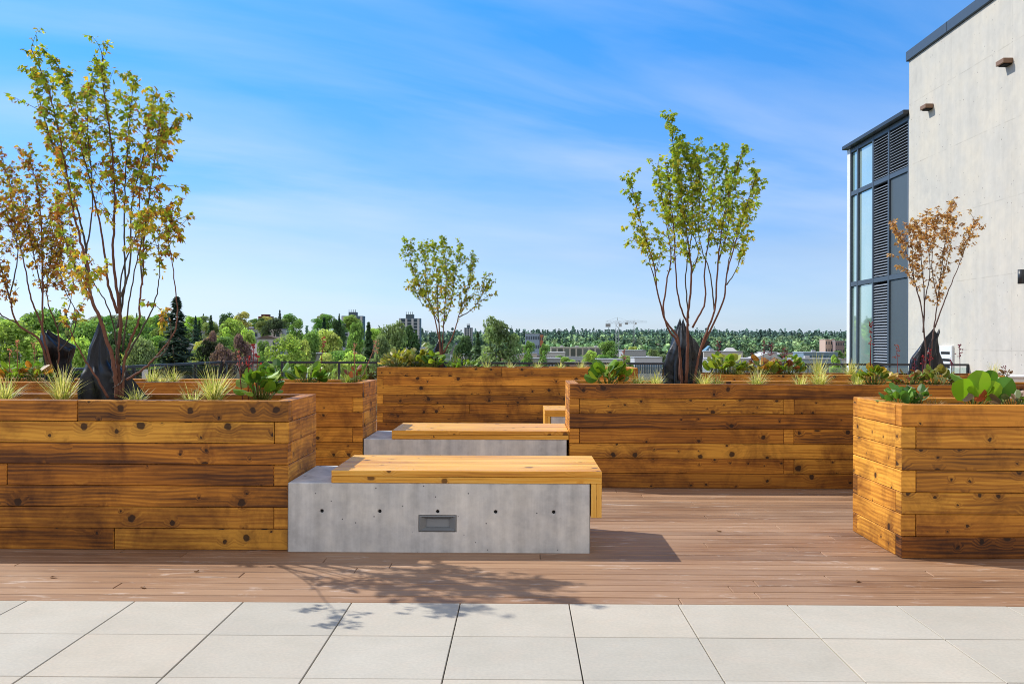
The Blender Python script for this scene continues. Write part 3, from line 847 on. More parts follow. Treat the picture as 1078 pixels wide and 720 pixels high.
maple('small maple with dry bronze leaves in front of the concrete wall', 13.2, (975, 395), [
 (1.3, [(974, 395), (975, 370), (973, 350), (970, 323), (963, 297), (953, 262), (941, 238)], .6),
 (1.0, [(972, 350), (973, 313), (970, 275), (966, 236)], .45),
 (1.3, [(978, 395), (980, 370), (983, 347), (987, 317), (993, 270), (1000, 216)], .5),
 (.9, [(984, 345), (997, 310), (1013, 270), (1026, 232)], .6),
 (.6, [(987, 317), (981, 280), (984, 245), (988, 225)], .4),
 (.6, [(970, 323), (962, 292), (960, 262), (956, 240)], .55),
 (.6, [(973, 320), (979, 285), (976, 250), (975, 230)], .45),
 (.5, [(993, 290), (1000, 262), (1004, 235)], .4),
], (BR, BR), .045, zr(215, 280, 13.2), 33, bark=((.12, .08, .07), (.15, .11, .095)), dens=1.0, r0=.016, spread=.3, twl=1.0)

def bag(label, Y, rows, seed, depth=.9, flaps=()):
    """rows: (py, left px, right px) from top to bottom; pleated draped plastic"""
    r = random.Random(seed); lo = at((rows[-1][1]+rows[-1][2])/2, rows[-1][0], Y); lo.z = TOP-.06
    e = lo; V = []; Fs = []; NN = 56
    pts = []
    for i in range(len(rows)-1):
        for k in range(6):
            t = k/6; a, b = rows[i], rows[i+1]; pts.append([a[j]+(b[j]-a[j])*t for j in range(3)])
    pts.append(list(rows[-1]))
    ph = [r.uniform(0, 6.28) for _ in range(6)]
    for i, (py, l_, r_) in enumerate(pts):
        A = at(l_, py, Y); B = at(r_, py, Y); c = (A+B)/2; hw = (B.x-A.x)/2
        tt = i/(len(pts)-1)
        for k in range(NN):
            a = 2*math.pi*k/NN
            fold = .97+.17*(1-abs(math.sin(2.5*a+ph[0]+1.2*tt))*1.4)+.11*(1-abs(math.sin(4.5*a+ph[1]-3*tt))*1.4)*(.4+tt)+.05*math.sin(14*a+ph[2]+5*tt)+.16*noise.noise((math.cos(a)*1.5, math.sin(a)*1.5, tt*2.5+seed))
            jag = (.035*math.sin(3*a+ph[3])+.03*noise.noise((a*2, seed, 0)))*(1-tt)
            V.append((c.x+math.cos(a)*hw*fold-lo.x, c.y+math.sin(a)*min(hw*depth, .14)*fold-lo.y, c.z+jag-lo.z))
    for i in range(len(pts)-1):
        for k in range(NN): Fs.append([i*NN+k, (i+1)*NN+k, (i+1)*NN+(k+1) % NN, i*NN+(k+1) % NN])
    # gathered top
    V.append(tuple(sum((Vector(V[k]) for k in range(NN)), Vector())/NN - Vector((0, 0, .05)))); ti = len(V)-1
    for k in range(NN): Fs.append([k, (k+1) % NN, ti])
    mb = MB(); mb.add(V, Fs, smooth=True)
    for tri in flaps:
        P = [at(px, py, Y+dy)-lo for px, py, dy in tri]; c = (P[0]+P[1]+P[2])/3+Vector((0, -.02, -.01))
        mb.add(P+[c], [[0, 1, 3], [1, 2, 3], [2, 0, 3]], smooth=True)
    o = mb.build('watering_bag', M['plastic']); o.location = lo
    return tag(o, label, 'watering bag', 'black watering bags round the maple trunks')
bag('large black plastic bag, tent shaped, around the foot of the tallest maple', 7.38, [(338, 106, 108.5), (352, 101, 111), (366, 95, 115), (382, 91, 119), (396, 87, 134), (420, 84, 148)], 3,
    flaps=[((128, 384, -.05), (156, 419, -.05), (132, 419, -.12)), ((118, 382, -.1), (132, 400, -.16), (112, 404, -.12))])
bag('navy black plastic bag with a wide torn top around the left edge maple', 10.38, [(350, 43, 50), (357, 44, 62), (366, 46, 77), (382, 48, 73), (404, 50, 75)], 5, flaps=[((60, 353, 0), (78, 364, 0), (58, 372, -.05))])
bag('small black bag leaning against the back centre maple', 16.38, [(360, 461, 466), (368, 457, 466), (376, 454, 465), (389, 455, 470)], 7)
bag('black plastic bag draped in folds around the broad centre maple', 10.38, [(339, 716, 720), (348, 712, 724), (358, 708, 732), (370, 704, 737), (386, 700, 737), (406, 698, 736)], 9, flaps=[((738, 355, 0), (748, 361, .02), (736, 372, -.03))])
bag('dark bag slumped against the bronze maple by the concrete wall', 13.38, [(349, 981, 989), (357, 973, 986), (368, 967, 987), (378, 960, 989), (397, 957, 993)], 11)

# ------------------------------------------------------------------ planting
def blade(mb, p, d, length, w, col, droop, r):
    P = []; q = Vector(p); dd = d.copy(); side = d.cross(Vector((0, 0, 1)))
    if side.length < .01: side = Vector((1, 0, 0))
    side.normalize(); n_ = 5; V = []
    for i in range(n_+1):
        ww = w*(1-(i/n_)**1.6)+.0004
        V += [q-side*ww, q+side*ww]
        q = q+dd*length/n_; dd = (dd+Vector((0, 0, -droop*(i+1)/n_))+Vector((r.uniform(-.04, .04), r.uniform(-.04, .04), 0))).normalized()
    mb.add(V, [[2*i, 2*i+1, 2*i+3, 2*i+2] for i in range(n_)], col)
CREAM = [(.78, .72, .34), (.70, .68, .26), (.55, .58, .18), (.82, .78, .5), (.36, .44, .11)]
def tuft(label, px, Y, h, w, seed, n_=90, cols=CREAM, grp='pale variegated sedge tufts'):
    r = random.Random(seed); p = at(px, 400, Y); p.z = TOP-.05; h = h*.9+.06; w *= 1.6; n_ = int(n_*1.4)
    mb = MB()
    for _ in range(n_):
        a = r.uniform(0, 6.283); t = r.uniform(.1, 1)
        d = Vector((math.cos(a)*t*w, math.sin(a)*t*w, 1)).normalized()
        c = r.choice(cols); k = r.uniform(.75, 1.2)
        b0 = Vector((r.uniform(-.03, .03), r.uniform(-.03, .03), 0))
        blade(mb, b0, d, h*r.uniform(.55, 1.15), .003*r.uniform(.7, 1.3)*(1+Y*.02), (c[0]*k, c[1]*k, c[2]*k), r.uniform(.05, .5), r)
    o = mb.build('sedge_tuft', M['leaf']); o.location = p
    return tag(o, label, 'grass', grp)
def rleaf(mb, p, d, nrm, s, w, col, r):
    "rounded, slightly cupped leaf on a short petiole"
    u = d.cross(nrm).normalized(); nn = u.cross(d).normalized()
    c = p+d*s*.5; V = [c-nn*.0*s]; NP = 12
    for k in range(NP):
        a = 2*math.pi*k/NP; rr = 1+r.uniform(-.05, .05)
        V.append(c+d*math.cos(a)*s*.52*rr+u*math.sin(a)*w*.5*rr-nn*(.18*s*(math.sin(a)**2)+.10*s*max(0, math.cos(a)))+nn*r.uniform(-.02, .02)*s)
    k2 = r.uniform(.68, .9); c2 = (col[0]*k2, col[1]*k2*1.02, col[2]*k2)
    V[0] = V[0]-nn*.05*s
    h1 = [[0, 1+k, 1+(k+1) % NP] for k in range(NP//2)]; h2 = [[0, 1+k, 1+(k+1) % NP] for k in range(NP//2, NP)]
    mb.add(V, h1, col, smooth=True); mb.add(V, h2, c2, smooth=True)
def bergenia(label, px, Y, s, spread, seed, n_=16, cols=None, stalks=(), name='leafy_plant', cat_='plant', hh=.14, accents=(), dy=0):
    r = random.Random(seed); p = at(px, 400, Y); p.z = TOP-.05; n_ = int(n_*1.5); hh = hh*1.15+.03
    cols = cols or [(.16, .30, .03), (.22, .38, .03), (.09, .20, .025), (.30, .42, .05)]
    e = empty(name, p, label, cat_, 'leafy perennials in the planters')
    lv = MB(); st = MB()
    for i in range(n_):
        a = r.uniform(0, 6.283); t = (i/n_)**.7
        out = Vector((math.cos(a), math.sin(a), 0))
        base = out*spread*t*.6; hgt = hh*(1.15-t*.75)*r.uniform(.8, 1.2)
        tip = base+out*spread*.25+Vector((0, 0, hgt))
        st.tube([Vector(base)*.3, (base+tip)/2, tip], [.004, .0035, .0025], 5, (.22, .25, .06))
        d = (out*r.uniform(.4, 1)+Vector((0, 0, r.uniform(.1, 1.1)))).normalized()
        nrm = (Vector((0, -.25, 1))+rv(r, .5)).normalized()
        c = r.choice(cols); k = r.uniform(.75, 1.25)
        ls = s*r.uniform(.7, 1.15)
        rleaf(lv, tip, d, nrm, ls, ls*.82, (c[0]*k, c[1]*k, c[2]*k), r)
    for ac in accents:
        ax, az, asz, c = ac[:4]; dx = ac[4] if len(ac) > 4 else .5
        rleaf(lv, Vector((ax, -spread*.6, az)), Vector((dx, -.25, .6)).normalized(), Vector((-.15, -.9, .45)).normalized(), asz, asz*(.8 if len(ac) < 5 else .95), c, r)
        if len(ac) > 4: st.tube([(ax*.4, 0, 0), (ax*.8, -spread*.5, az*.6), (ax, -spread*.6, az+.01)], [.005, .004, .003], 5, (.25, .3, .07))
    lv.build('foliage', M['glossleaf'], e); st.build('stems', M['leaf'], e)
    for (qx, qy, c, sz, lean) in stalks:   # flower stalk to photo point
        f = MB(); top = at(qx, qy, Y)-p
        b0 = Vector((top.x-lean, top.y, 0)); mid = b0.lerp(top, .5)+Vector((r.uniform(-.01, .01), 0, 0))
        f.tube(cat([b0, mid, top], 4), [.0045-.0002*i for i in range(9)], 5, (c[0]*.8, c[1]*.8, c[2]*.8))
        for _ in range(int(26*sz)):
            q = top+Vector((r.gauss(0, .011), r.gauss(0, .011), r.uniform(-.085, .03)))*sz**.5
            dd = (q-(top-Vector((0, 0, .05)))+rv(r, .01)).normalized(); k = r.uniform(.6, 1.3)
            rleaf(f, q, dd, (rv(r)+Vector((0, -.3, .3))).normalized(), .017, .013, (c[0]*k, c[1]*k, c[2]*k), r)
        f.build('flower_stalk', M['leaf'], e)
    return e
RED = (.34, .035, .05); PNK = (.42, .13, .14); PUR = (.22, .05, .09); SAL = (.55, .26, .20)
# front left planter
tuft('pale sedge tuft at the far left end of the front left planter', 6, 7.12, .20, .9, 1, 90)
tuft('tall pale sedge tuft left of the big black bag', 66, 7.1, .27, .75, 2, 120)
tuft('small sedge tuft just right of the tallest maple trunk', 143, 7.02, .12, 1.3, 3, 70)
tuft('largest pale sedge tuft, between the tallest maple and the red flowered plant', 226, 7.1, .26, .85, 4, 150)
tuft('low sedge tuft touching the left side of the largest tuft', 203, 7.0, .12, 1.3, 5, 60)
bergenia('bright green leafy plant with crimson flower spikes, right end of the front left planter', 274, 7.15, .10, .13, 6, 30, stalks=[(262, 378, RED, .6, .0), (267, 367, RED, .8, 0), (271, 377, RED, .6, 0), (252, 374, PNK, .7, -.03)], hh=.15, accents=[(.03, .12, .06, (.4, .18, .04))])
# second row left
bergenia('leafy plant with orange and lime leaves at the far left of the second row', 16, 10.1, .10, .20, 7, 26, cols=[(.18, .32, .03), (.30, .40, .04), (.45, .20, .03)], stalks=[(18, 362, SAL, 1, 0), (10, 371, SAL, .7, 0)], hh=.12)
bergenia('leafy plant with an orange leaf beside the left edge maple', 38, 10.05, .10, .16, 8, 20, cols=[(.12, .26, .03), (.26, .36, .04), (.45, .2, .03)], stalks=[(36, 363, SAL, 1, 0)], hh=.12)
tuft('sedge tuft behind the tallest maple in the second row', 160, 10.3, .17, .8, 9, 70)
tuft('grassy tuft below the paper notice on the railing', 182, 10.35, .17, .8, 10, 70)
tuft('low grassy tuft left of the paper notice, second row', 170, 10.0, .12, 1.0, 110, 60)
bergenia('round leaved green plant behind the crimson flower spikes', 291, 10.1, .12, .12, 11, 14, hh=.12)
bergenia('lime leaved plant with one tall red stalk in the second row', 324, 10.1, .11, .18, 12, 26, stalks=[(341, 358, RED, 1.0, .05)], hh=.11)
tuft('spiky green tuft at the right end of the second row left planter', 366, 10.2, .17, .9, 13, 90, cols=[(.35, .42, .10), (.5, .5, .2), (.2, .3, .05)])
bergenia('reddish plant throwing a long slanting stalk at the second row corner', 374, 10.1, .07, .10, 14, 12, cols=[(.28, .2, .06), (.2, .3, .05), (.3, .1, .05)], stalks=[(396, 362, SAL, 1.2, .18), (373, 364, SAL, .8, 0)], hh=.10)
# back centre planter
bergenia('yellowish bushy plant at the left end of the back planter', 418, 16.1, .10, .28, 15, 60, cols=[(.42, .42, .06), (.30, .36, .05), (.5, .44, .16)], hh=.18)
bergenia('yellow green bushy plant left of the small centre maple', 440, 16.2, .10, .26, 16, 60, cols=[(.42, .42, .06), (.25, .34, .05), (.5, .48, .2)], hh=.22)
tuft('upright grassy tuft near the small centre maple', 452, 16.3, .32, .4, 17, 80, cols=[(.3, .4, .12), (.4, .45, .15)])
bergenia('dark green round leaved plant at the foot of the small centre maple', 457, 15.95, .14, .14, 18, 14, hh=.16)
bergenia('low bright green plant right of the small centre maple', 487, 16.0, .09, .30, 19, 30, cols=[(.2, .36, .05), (.28, .42, .06)], hh=.08)
tuft('thin upright tuft right of the small centre maple', 478, 16.3, .26, .4, 20, 50, cols=[(.4, .4, .1), (.3, .36, .08)])
for i, (px, hh_) in enumerate(((513, .2), (537, .12), (565, .15), (590, .12), (612, .14), (640, .12), (655, .15))):
    tuft('thin dry grass tuft along the back planter near the railing', px, 16.1, hh_, .8, 40+i, 36, grp='thin dry tufts along the back planter')
# centre planter
bergenia('big leaved green plant with an orange yellow leaf, left end of the centre planter', 640, 10.05, .16, .15, 21, 22, stalks=[(657, 370, PNK, .6, .0)], hh=.13, accents=[(-.0, .11, .10, (.5, .32, .03)), (.10, .07, .09, (.5, .2, .03))])
tuft('sedge tuft next to the big leaved plant in the centre planter', 672, 10.05, .15, 1.0, 22, 80)
tuft('sedge tuft touching the left side of the centre bag', 690, 10.0, .15, .9, 23, 80)
tuft('sedge tuft touching the right side of the centre bag', 742, 9.98, .17, .8, 24, 80)
tuft('small sedge tuft a little right of the centre bag', 755, 10.1, .12, 1, 25, 60)
tuft('wide sedge tuft midway along the centre planter', 797, 10.05, .18, 1.0, 26, 110)
tuft('thin sedge tuft left of the brightest tuft in the centre planter', 843, 10.05, .14, .9, 27, 50)
tuft('full bright sedge tuft toward the right of the centre planter', 863, 10.02, .20, .9, 28, 130)
tuft('sedge tuft just left of the yellow green plant in the centre planter', 903, 10.1, .14, 1, 29, 70)
bergenia('yellow green leafy plant with a tall crimson spike in the centre planter', 921, 10.1, .10, .17, 30, 30, cols=[(.2, .34, .04), (.4, .42, .05), (.5, .32, .04)], stalks=[(917, 342, RED, 1.1, 0), (917, 356, RED, .6, 0)], hh=.12)
bergenia('mixed green and russet plant below the dark bag by the wall', 958, 10.1, .07, .18, 31, 26, cols=[(.3, .2, .05), (.2, .3, .05), (.35, .1, .06)], stalks=[(944, 367, PNK, 1.1, 0), (963, 380, PUR, .8, 0), (972, 376, RED, .9, 0)], hh=.10)
bergenia('olive leaved plant at the right end of the visible centre planter', 985, 10.15, .09, .18, 32, 28, cols=[(.3, .26, .05), (.2, .28, .04), (.35, .33, .1)], stalks=[(979, 370, RED, 1.0, 0), (1010, 366, PUR, 1.0, 0), (1002, 380, PUR, .6, 0)], hh=.11)
# row behind
bergenia('lime green leafy clump right of the centre bag, in the row behind', 764, 13.1, .14, .28, 33, 40, cols=[(.3, .42, .05), (.45, .48, .15), (.2, .34, .04)], stalks=[(756, 362, PUR, 1.2, -.12)], hh=.17)
tuft('pale sedge tuft beside the lime green clump in the row behind', 778, 13.0, .22, .9, 34, 90)
bergenia('golden and green plant under the purple flower heads', 802, 13.1, .11, .22, 35, 34, cols=[(.42, .36, .04), (.2, .3, .05), (.45, .2, .05)], stalks=[(791, 374, PUR, .8, 0), (804, 362, PUR, 2.2, 0), (812, 364, PUR, 2.0, 0)], hh=.13)
bergenia('green plant with yellow tips beneath the right purple flower head', 828, 13.1, .11, .24, 36, 34, cols=[(.14, .28, .03), (.32, .36, .05), (.3, .1, .06)], stalks=[(826, 368, PUR, 1.6, 0)], hh=.15)
tuft('sedge tuft before a railing post, in the row behind the centre planter', 862, 13.0, .30, .7, 37, 100)
tuft('sedge tuft under the left edge of the louvred glazing', 896, 13.0, .24, .8, 38, 90)
tuft('dry tuft in the row behind, right of the leafy end plant', 1046, 13.1, .2, .7, 39, 40)
bergenia('thin dark plant with a purple head beside the white utility box', 1058, 13.1, .06, .10, 50, 8, cols=[(.2, .12, .08)], stalks=[(1057, 388, PUR, 1.3, 0)], hh=.06)
# front right
bergenia('green round leaved plant at the left end of the front right planter', 945, 7.0, .085, .10, 60, 16, cols=[(.14, .30, .04), (.25, .42, .08), (.09, .22, .04)], hh=.07)
bergenia('dark veined leafy plant beside the left end of the front right planter', 967, 7.05, .08, .09, 61, 12, cols=[(.10, .22, .04), (.3, .36, .18)], hh=.08)
tuft('short dry brown tuft in the front right planter', 983, 6.95, .07, 1.2, 62, 40, cols=[(.35, .2, .1), (.5, .35, .15)], grp='dry tufts in the front planter')
bergenia('huge leaved bright green plant, the largest in the front right planter', 1024, 7.05, .12, .13, 63, 7, cols=[(.22, .42, .03), (.28, .50, .03), (.13, .30, .03)], hh=.13, accents=[(-.10, .055, .17, (.25, .48, .02), -.1), (-.02, .11, .17, (.28, .50, .03), .1), (.07, .06, .15, (.33, .55, .04), .12), (.13, .09, .16, (.10, .26, .02), .4), (.07, .17, .11, (.09, .22, .02), .1), (-.02, .06, .10, (.55, .10, .02)), (-.11, .06, .09, (.42, .30, .24))])
bergenia('pinkish leaved plant at the right edge of the front right planter', 1066, 6.98, .09, .13, 64, 16, cols=[(.40, .26, .20), (.3, .36, .16), (.2, .28, .06)], hh=.05)
tuft('mixed low dry tuft right of the huge leaved plant', 1050, 7.2, .1, 1.1, 65, 40, cols=[(.4, .3, .15), (.25, .3, .08)], grp='dry tufts in the front planter')

# ------------------------------------------------------------------ terrain
def ss(a, b, x): t = max(0, min(1, (x-a)/(b-a))); return t*t*(3-2*t)
def terr(X, Y):
    rr = math.hypot(X, Y)
    if Y < 10: return -15
    u = X/Y; Lf = ss(-.045, -.20, u) if u < -.045 else 0
    Lf = 1-ss(-.20, -.07, u)
    h = 21*ss(240, 620, Y)*Lf
    h2 = 24*ss(1000, 2100, Y)*(1+.25*noise.noise((X*.0016, Y*.0007, 3))) + 10*ss(1800, 3000, Y)*ss(0, 400, X)
    return -15+max(h, h2)+1.2*noise.noise((X*.01, Y*.01, 0))
mb = MB(); V = []; Fs = []; NA, NR = 90, 60
rad = [0]+[12*1.125**k for k in range(NR)]
for i, rr in enumerate(rad):
    for k in range(NA+1):
        a = -math.pi/2+math.pi*2*k/NA; x, y = rr*math.sin(a), rr*math.cos(a)
        V.append((x, y, terr(x, y) if rr < 6000 else terr(x/rr*6000, y/rr*6000)))
for i in range(len(rad)-1):
    for k in range(NA):
        b = i*(NA+1)+k; Fs.append([b, b+1, b+NA+2, b+NA+1])
mb.add(V, Fs, smooth=True); o = mb.build('ground', M['ground']); tag(o, kind='structure')

# ------------------------------------------------------------------ background trees
def clump_faces(mb, cen, rad3, n_, size, r, col, jit=.35, dark=.5):
    for _ in range(n_):
        d = Vector((r.gauss(0, 1), r.gauss(0, 1), r.gauss(0, 1))).normalized()
        if d.z < -.6: d.z *= -1
        k = r.uniform(.72, 1.08)
        p = cen+Vector((d.x*rad3[0], d.y*rad3[1], d.z*rad3[2]))*k
        nn = (d+rv(r, .75)).normalized(); u = nn.cross(Vector((r.uniform(-1, 1), r.uniform(-1, 1), r.uniform(-1, 1)))).normalized(); w_ = nn.cross(u)
        s = size*r.uniform(.5, 1.2)
        v = (dark+(1-dark)*max(0, min(1, (k-.72)/.36)))*r.uniform(.75, 1.25)  # inner faces darker: crown shading put into the leaf colour
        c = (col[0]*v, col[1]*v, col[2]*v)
        mb.add([p-u*s*.5, p-w_*s*.35, p+u*s*.5, p+w_*s*.4], [[0, 1, 2, 3]], c)
def decid_mesh(seed, n_lobes=16, per=230, size=.075, shape='round'):
    "unit tree: height 1, crown from .18 to 1"
    r = random.Random(seed); mb = MB()
    for i in range(n_lobes):
        if shape == 'oval': z = r.uniform(.25, .9); R_ = .26*math.sin(math.pi*min(1, max(.05, (z-.08)/.98)))**.7
        else: z = r.uniform(.32, .86); R_ = .40*math.sqrt(max(.02, 1-((z-.5)/.46)**2))
        a = r.uniform(0, 6.283); q = R_*r.uniform(.35, .85)
        lr = r.uniform(.11, .19) if shape != 'oval' else r.uniform(.09, .14)
        tone = r.uniform(.75, 1.2)
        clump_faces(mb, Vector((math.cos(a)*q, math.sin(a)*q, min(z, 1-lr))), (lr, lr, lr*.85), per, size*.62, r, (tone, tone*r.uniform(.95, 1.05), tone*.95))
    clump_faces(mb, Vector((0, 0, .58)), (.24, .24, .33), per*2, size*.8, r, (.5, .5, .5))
    return mb.build('crown', M['farleaf'], mesh_only=True)
def conif_mesh(seed, per=2600, wid=.2):
    r = random.Random(seed); mb = MB()
    for _ in range(per):
        z = r.random()**1.25*.93+.05; lay = .75+.25*math.sin(z*55+r.uniform(-.5, .5)); a = r.uniform(0, 6.283)
        R_ = wid*(1.02-z)**.85*lay*(1+.25*noise.noise((math.cos(a)*2, math.sin(a)*2, z*6+seed)))
        k = r.uniform(.45, 1.05); p = Vector((math.cos(a)*R_*k, math.sin(a)*R_*k, z-.03*k))
        d = Vector((math.cos(a), math.sin(a), -.45)).normalized(); u = Vector((-math.sin(a), math.cos(a), r.uniform(-.5, .5))).normalized()
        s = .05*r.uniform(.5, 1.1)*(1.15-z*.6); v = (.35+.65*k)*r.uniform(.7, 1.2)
        mb.add([p-u*s*.5, p+d*s*.9, p+u*s*.5, p-d*s*.3], [[0, 1, 2, 3]], (v, v, v))
    return mb.build('crown', M['farleaf'], mesh_only=True)
def trunk_mesh():
    mb = MB(); mb.tube([(0, 0, 0), (.004, 0, .25), (-.004, .003, .55)], [.022, .016, .008], 7, (.10, .075, .055))
    for a in (0, 2.1, 4.2): mb.tube([(0, 0, .24), (math.cos(a)*.07, math.sin(a)*.07, .4), (math.cos(a)*.15, math.sin(a)*.15, .55)], [.011, .008, .004], 5, (.10, .075, .055))
    return mb.build('trunk', M['bark'], mesh_only=True)
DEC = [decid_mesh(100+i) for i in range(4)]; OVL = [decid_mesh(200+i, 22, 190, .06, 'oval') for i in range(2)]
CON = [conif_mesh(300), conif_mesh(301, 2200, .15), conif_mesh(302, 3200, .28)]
TRK = trunk_mesh()
def bgtree(kind, X, Y, h, wid, color, label, group=None, cat_='tree', sink=0):
    r = rng; z = terr(X, Y)-sink
    nm = {'d': 'broadleaf_tree', 'o': 'broadleaf_tree', 'c': 'conifer_tree'}[kind]
    e = empty(nm, (X, Y, z), label, cat_, group, rz=r.uniform(0, 6.28))
    me = r.choice({'d': DEC, 'o': OVL, 'c': CON}[kind])
    base = {'d': .86, 'o': .56, 'c': .42 if me is CON[0] else .3 if me is CON[1] else .58}[kind]
    t = link('trunk', TRK, e); t.scale = (h, h, h)
    c = link('crown', me, e); s = wid/base; c.scale = (s, s, h); c.color = (*color, 1)
    return e
DG = (.12, .22, .10); MG = (.31, .52, .15); LG = (.56, .78, .20); YG = (.68, .80, .26); PU = (.36, .24, .25); OL = (.34, .46, .22); CG = (.09, .15, .11)
def T(kind, px, ytop, Y, wpx, col, label, group=None):
    top = at(px, ytop, Y); X = top.x; h = top.z-terr(X, Y)
    return bgtree(kind, X, Y, h, wpx*Y/F, col, label, group)
T('c', 186, 308, 230, 72, CG, 'tall very dark conifer rising above the left tree line')
T('o', 299, 347, 260, 42, LG, 'bright lime oval tree behind the second row planter')
T('d', 318, 356, 275, 24, YG, 'smaller yellow lime tree touching the bright lime oval one')
T('d', 527, 330, 250, 52, OL, 'big rounded olive green tree standing alone right of the small centre maple')
T('d', 413, 335, 260, 40, OL, 'large olive tree in front of the second tower block')
T('d', 434, 340, 280, 34, DG, 'dark rounded tree right below the second tower block')
T('c', 388, 336, 300, 26, DG, 'dark conifer between the two tower blocks')
T('d', 374, 338, 330, 22, MG, 'fresh green tree in front of the first tower block')
T('d', 348, 345, 330, 36, YG, 'pale yellow green round tree left of the first tower block')
T('d', 326, 345, 320, 26, MG, 'mid green tree between the lime oval and the pale round tree')
T('d', 355, 335, 420, 18, DG, 'dark round tree just left of the first tower block')
T('d', 220, 355, 260, 34, (.05, .07, .04), 'dark bush like tree right of the tall dark conifer')
T('d', 236, 360, 240, 28, PU, 'dark plum leaved tree with pinkish top beside the tall conifer')
T('d', 254, 350, 300, 24, PU, 'purple leaved tree below the red brick building')
T('d', 222, 347, 330, 18, PU, 'small purple leaved tree next to the tall dark conifer')
T('d', 240, 333, 380, 34, LG, 'large pale green crown left of the red brick building')
T('d', 238, 328, 460, 22, DG, 'dark green tree top above the pale crown on the skyline')
T('d', 262, 344, 340, 22, LG, 'light green tree in front of the red brick building')
T('d', 277, 357, 280, 20, MG, 'mid green tree left of the lime oval tree')
T('c', 222, 330, 420, 16, DG, 'narrow dark tree top right of the tall dark conifer')
T('d', 312, 334, 440, 20, MG, 'round green tree on the skyline right of the red brick building')
T('d', 20, 335, 260, 90, LG, 'broad light green tree filling the far left behind the railing')
T('d', 40, 322, 330, 62, MG, 'large domed tree on the skyline at far left')
T('d', 95, 334, 280, 56, MG, 'leafy green tree behind the tallest maple')
T('d', 75, 352, 200, 50, LG, 'light green tree low behind the watering bags')
T('d', 140, 330, 330, 44, MG, 'green tree left of the tall dark conifer')
T('d', 148, 352, 220, 40, OL, 'olive green tree at the foot of the tall conifer')
T('d', 120, 345, 240, 36, DG, 'shaded green tree behind the tallest maple trunk')
T('d', 340, 370, 190, 34, YG, 'feathery yellow green shrub tree just over the railing')
T('d', 372, 368, 185, 40, LG, 'light green tree top close behind the railing at the planter corner')
T('d', 358, 377, 170, 30, YG, 'small yellow green tree top between the two feathery ones')
T('d', 404, 350, 240, 30, OL, 'grey green tree left of the back planter')
T('c', 503, 347, 330, 24, DG, 'dark conifer between the small centre maple and the olive tree')
T('d', 488, 352, 340, 24, DG, 'dark tree beside a pale house in the middle distance')
T('d', 572, 360, 420, 14, MG, 'small bright tree right of the lone olive tree')
T('d', 556, 357, 430, 16, MG, 'green tree directly right of the lone olive tree')
T('d', 622, 368, 460, 18, LG, 'small light green tree below the crane on its left')
T('d', 640, 358, 620, 26, MG, 'rounded green tree left of the crane mast')
T('d', 667, 364, 640, 14, YG, 'pale green tree right of the crane mast')
T('d', 688, 366, 480, 16, OL, 'olive tree beside the centre bag')
T('d', 880, 372, 420, 14, LG, 'yellow green tree at the foot of the glazed end wall')
# random fill: wooded slope at left
KL = [('d', MG), ('d', MG), ('d', LG), ('d', DG), ('d', OL), ('c', CG), ('d', YG), ('c', DG), ('d', MG)]
nmn = {id(MG): 'mid green', id(LG): 'light green', id(DG): 'dark green', id(OL): 'olive green', id(CG): 'blackish green', id(YG): 'yellow green'}
cnt = 0
for i in range(170):
    px = rng.uniform(-150, 420); Y = 170+500*rng.random()**.8
    p = at(px, 360, Y); k, c = rng.choice(KL)
    if Y < 240 and 190 < px < 330: continue
    h = rng.uniform(9, 14.5)*(1.25 if k == 'c' else 1)*(.75 if Y < 260 else 1)
    kindname = 'conifer' if k == 'c' else 'broadleaf tree'
    cc = tuple(x*rng.uniform(.85, 1.2) for x in c)
    bgtree(k, p.x, Y, h, h*(.4 if k == 'c' else .9), cc, '%s %s among the woods on the left hillside' % (nmn[id(c)], kindname), 'trees of the left hillside')
for i in range(110):
    px = rng.uniform(400, 930); Y = 560+640*rng.random()
    if rng.random() < .3: Y = rng.uniform(420, 560)
    p = at(px, 360, Y); k, c = rng.choice(KL[:8]); h = rng.uniform(5, 10)
    cc = tuple(x*rng.uniform(.85, 1.1)*.92+b for x, b in zip(c, (.012, .02, .028)))  # bluish air haze mixed into the crown colour
    bgtree(k, p.x, Y, h, h*(.4 if k == 'c' else 1.05), cc, '%s %s between the low buildings of the valley' % (nmn[id(c)], 'conifer' if k == 'c' else 'broadleaf tree'), 'trees of the valley floor')
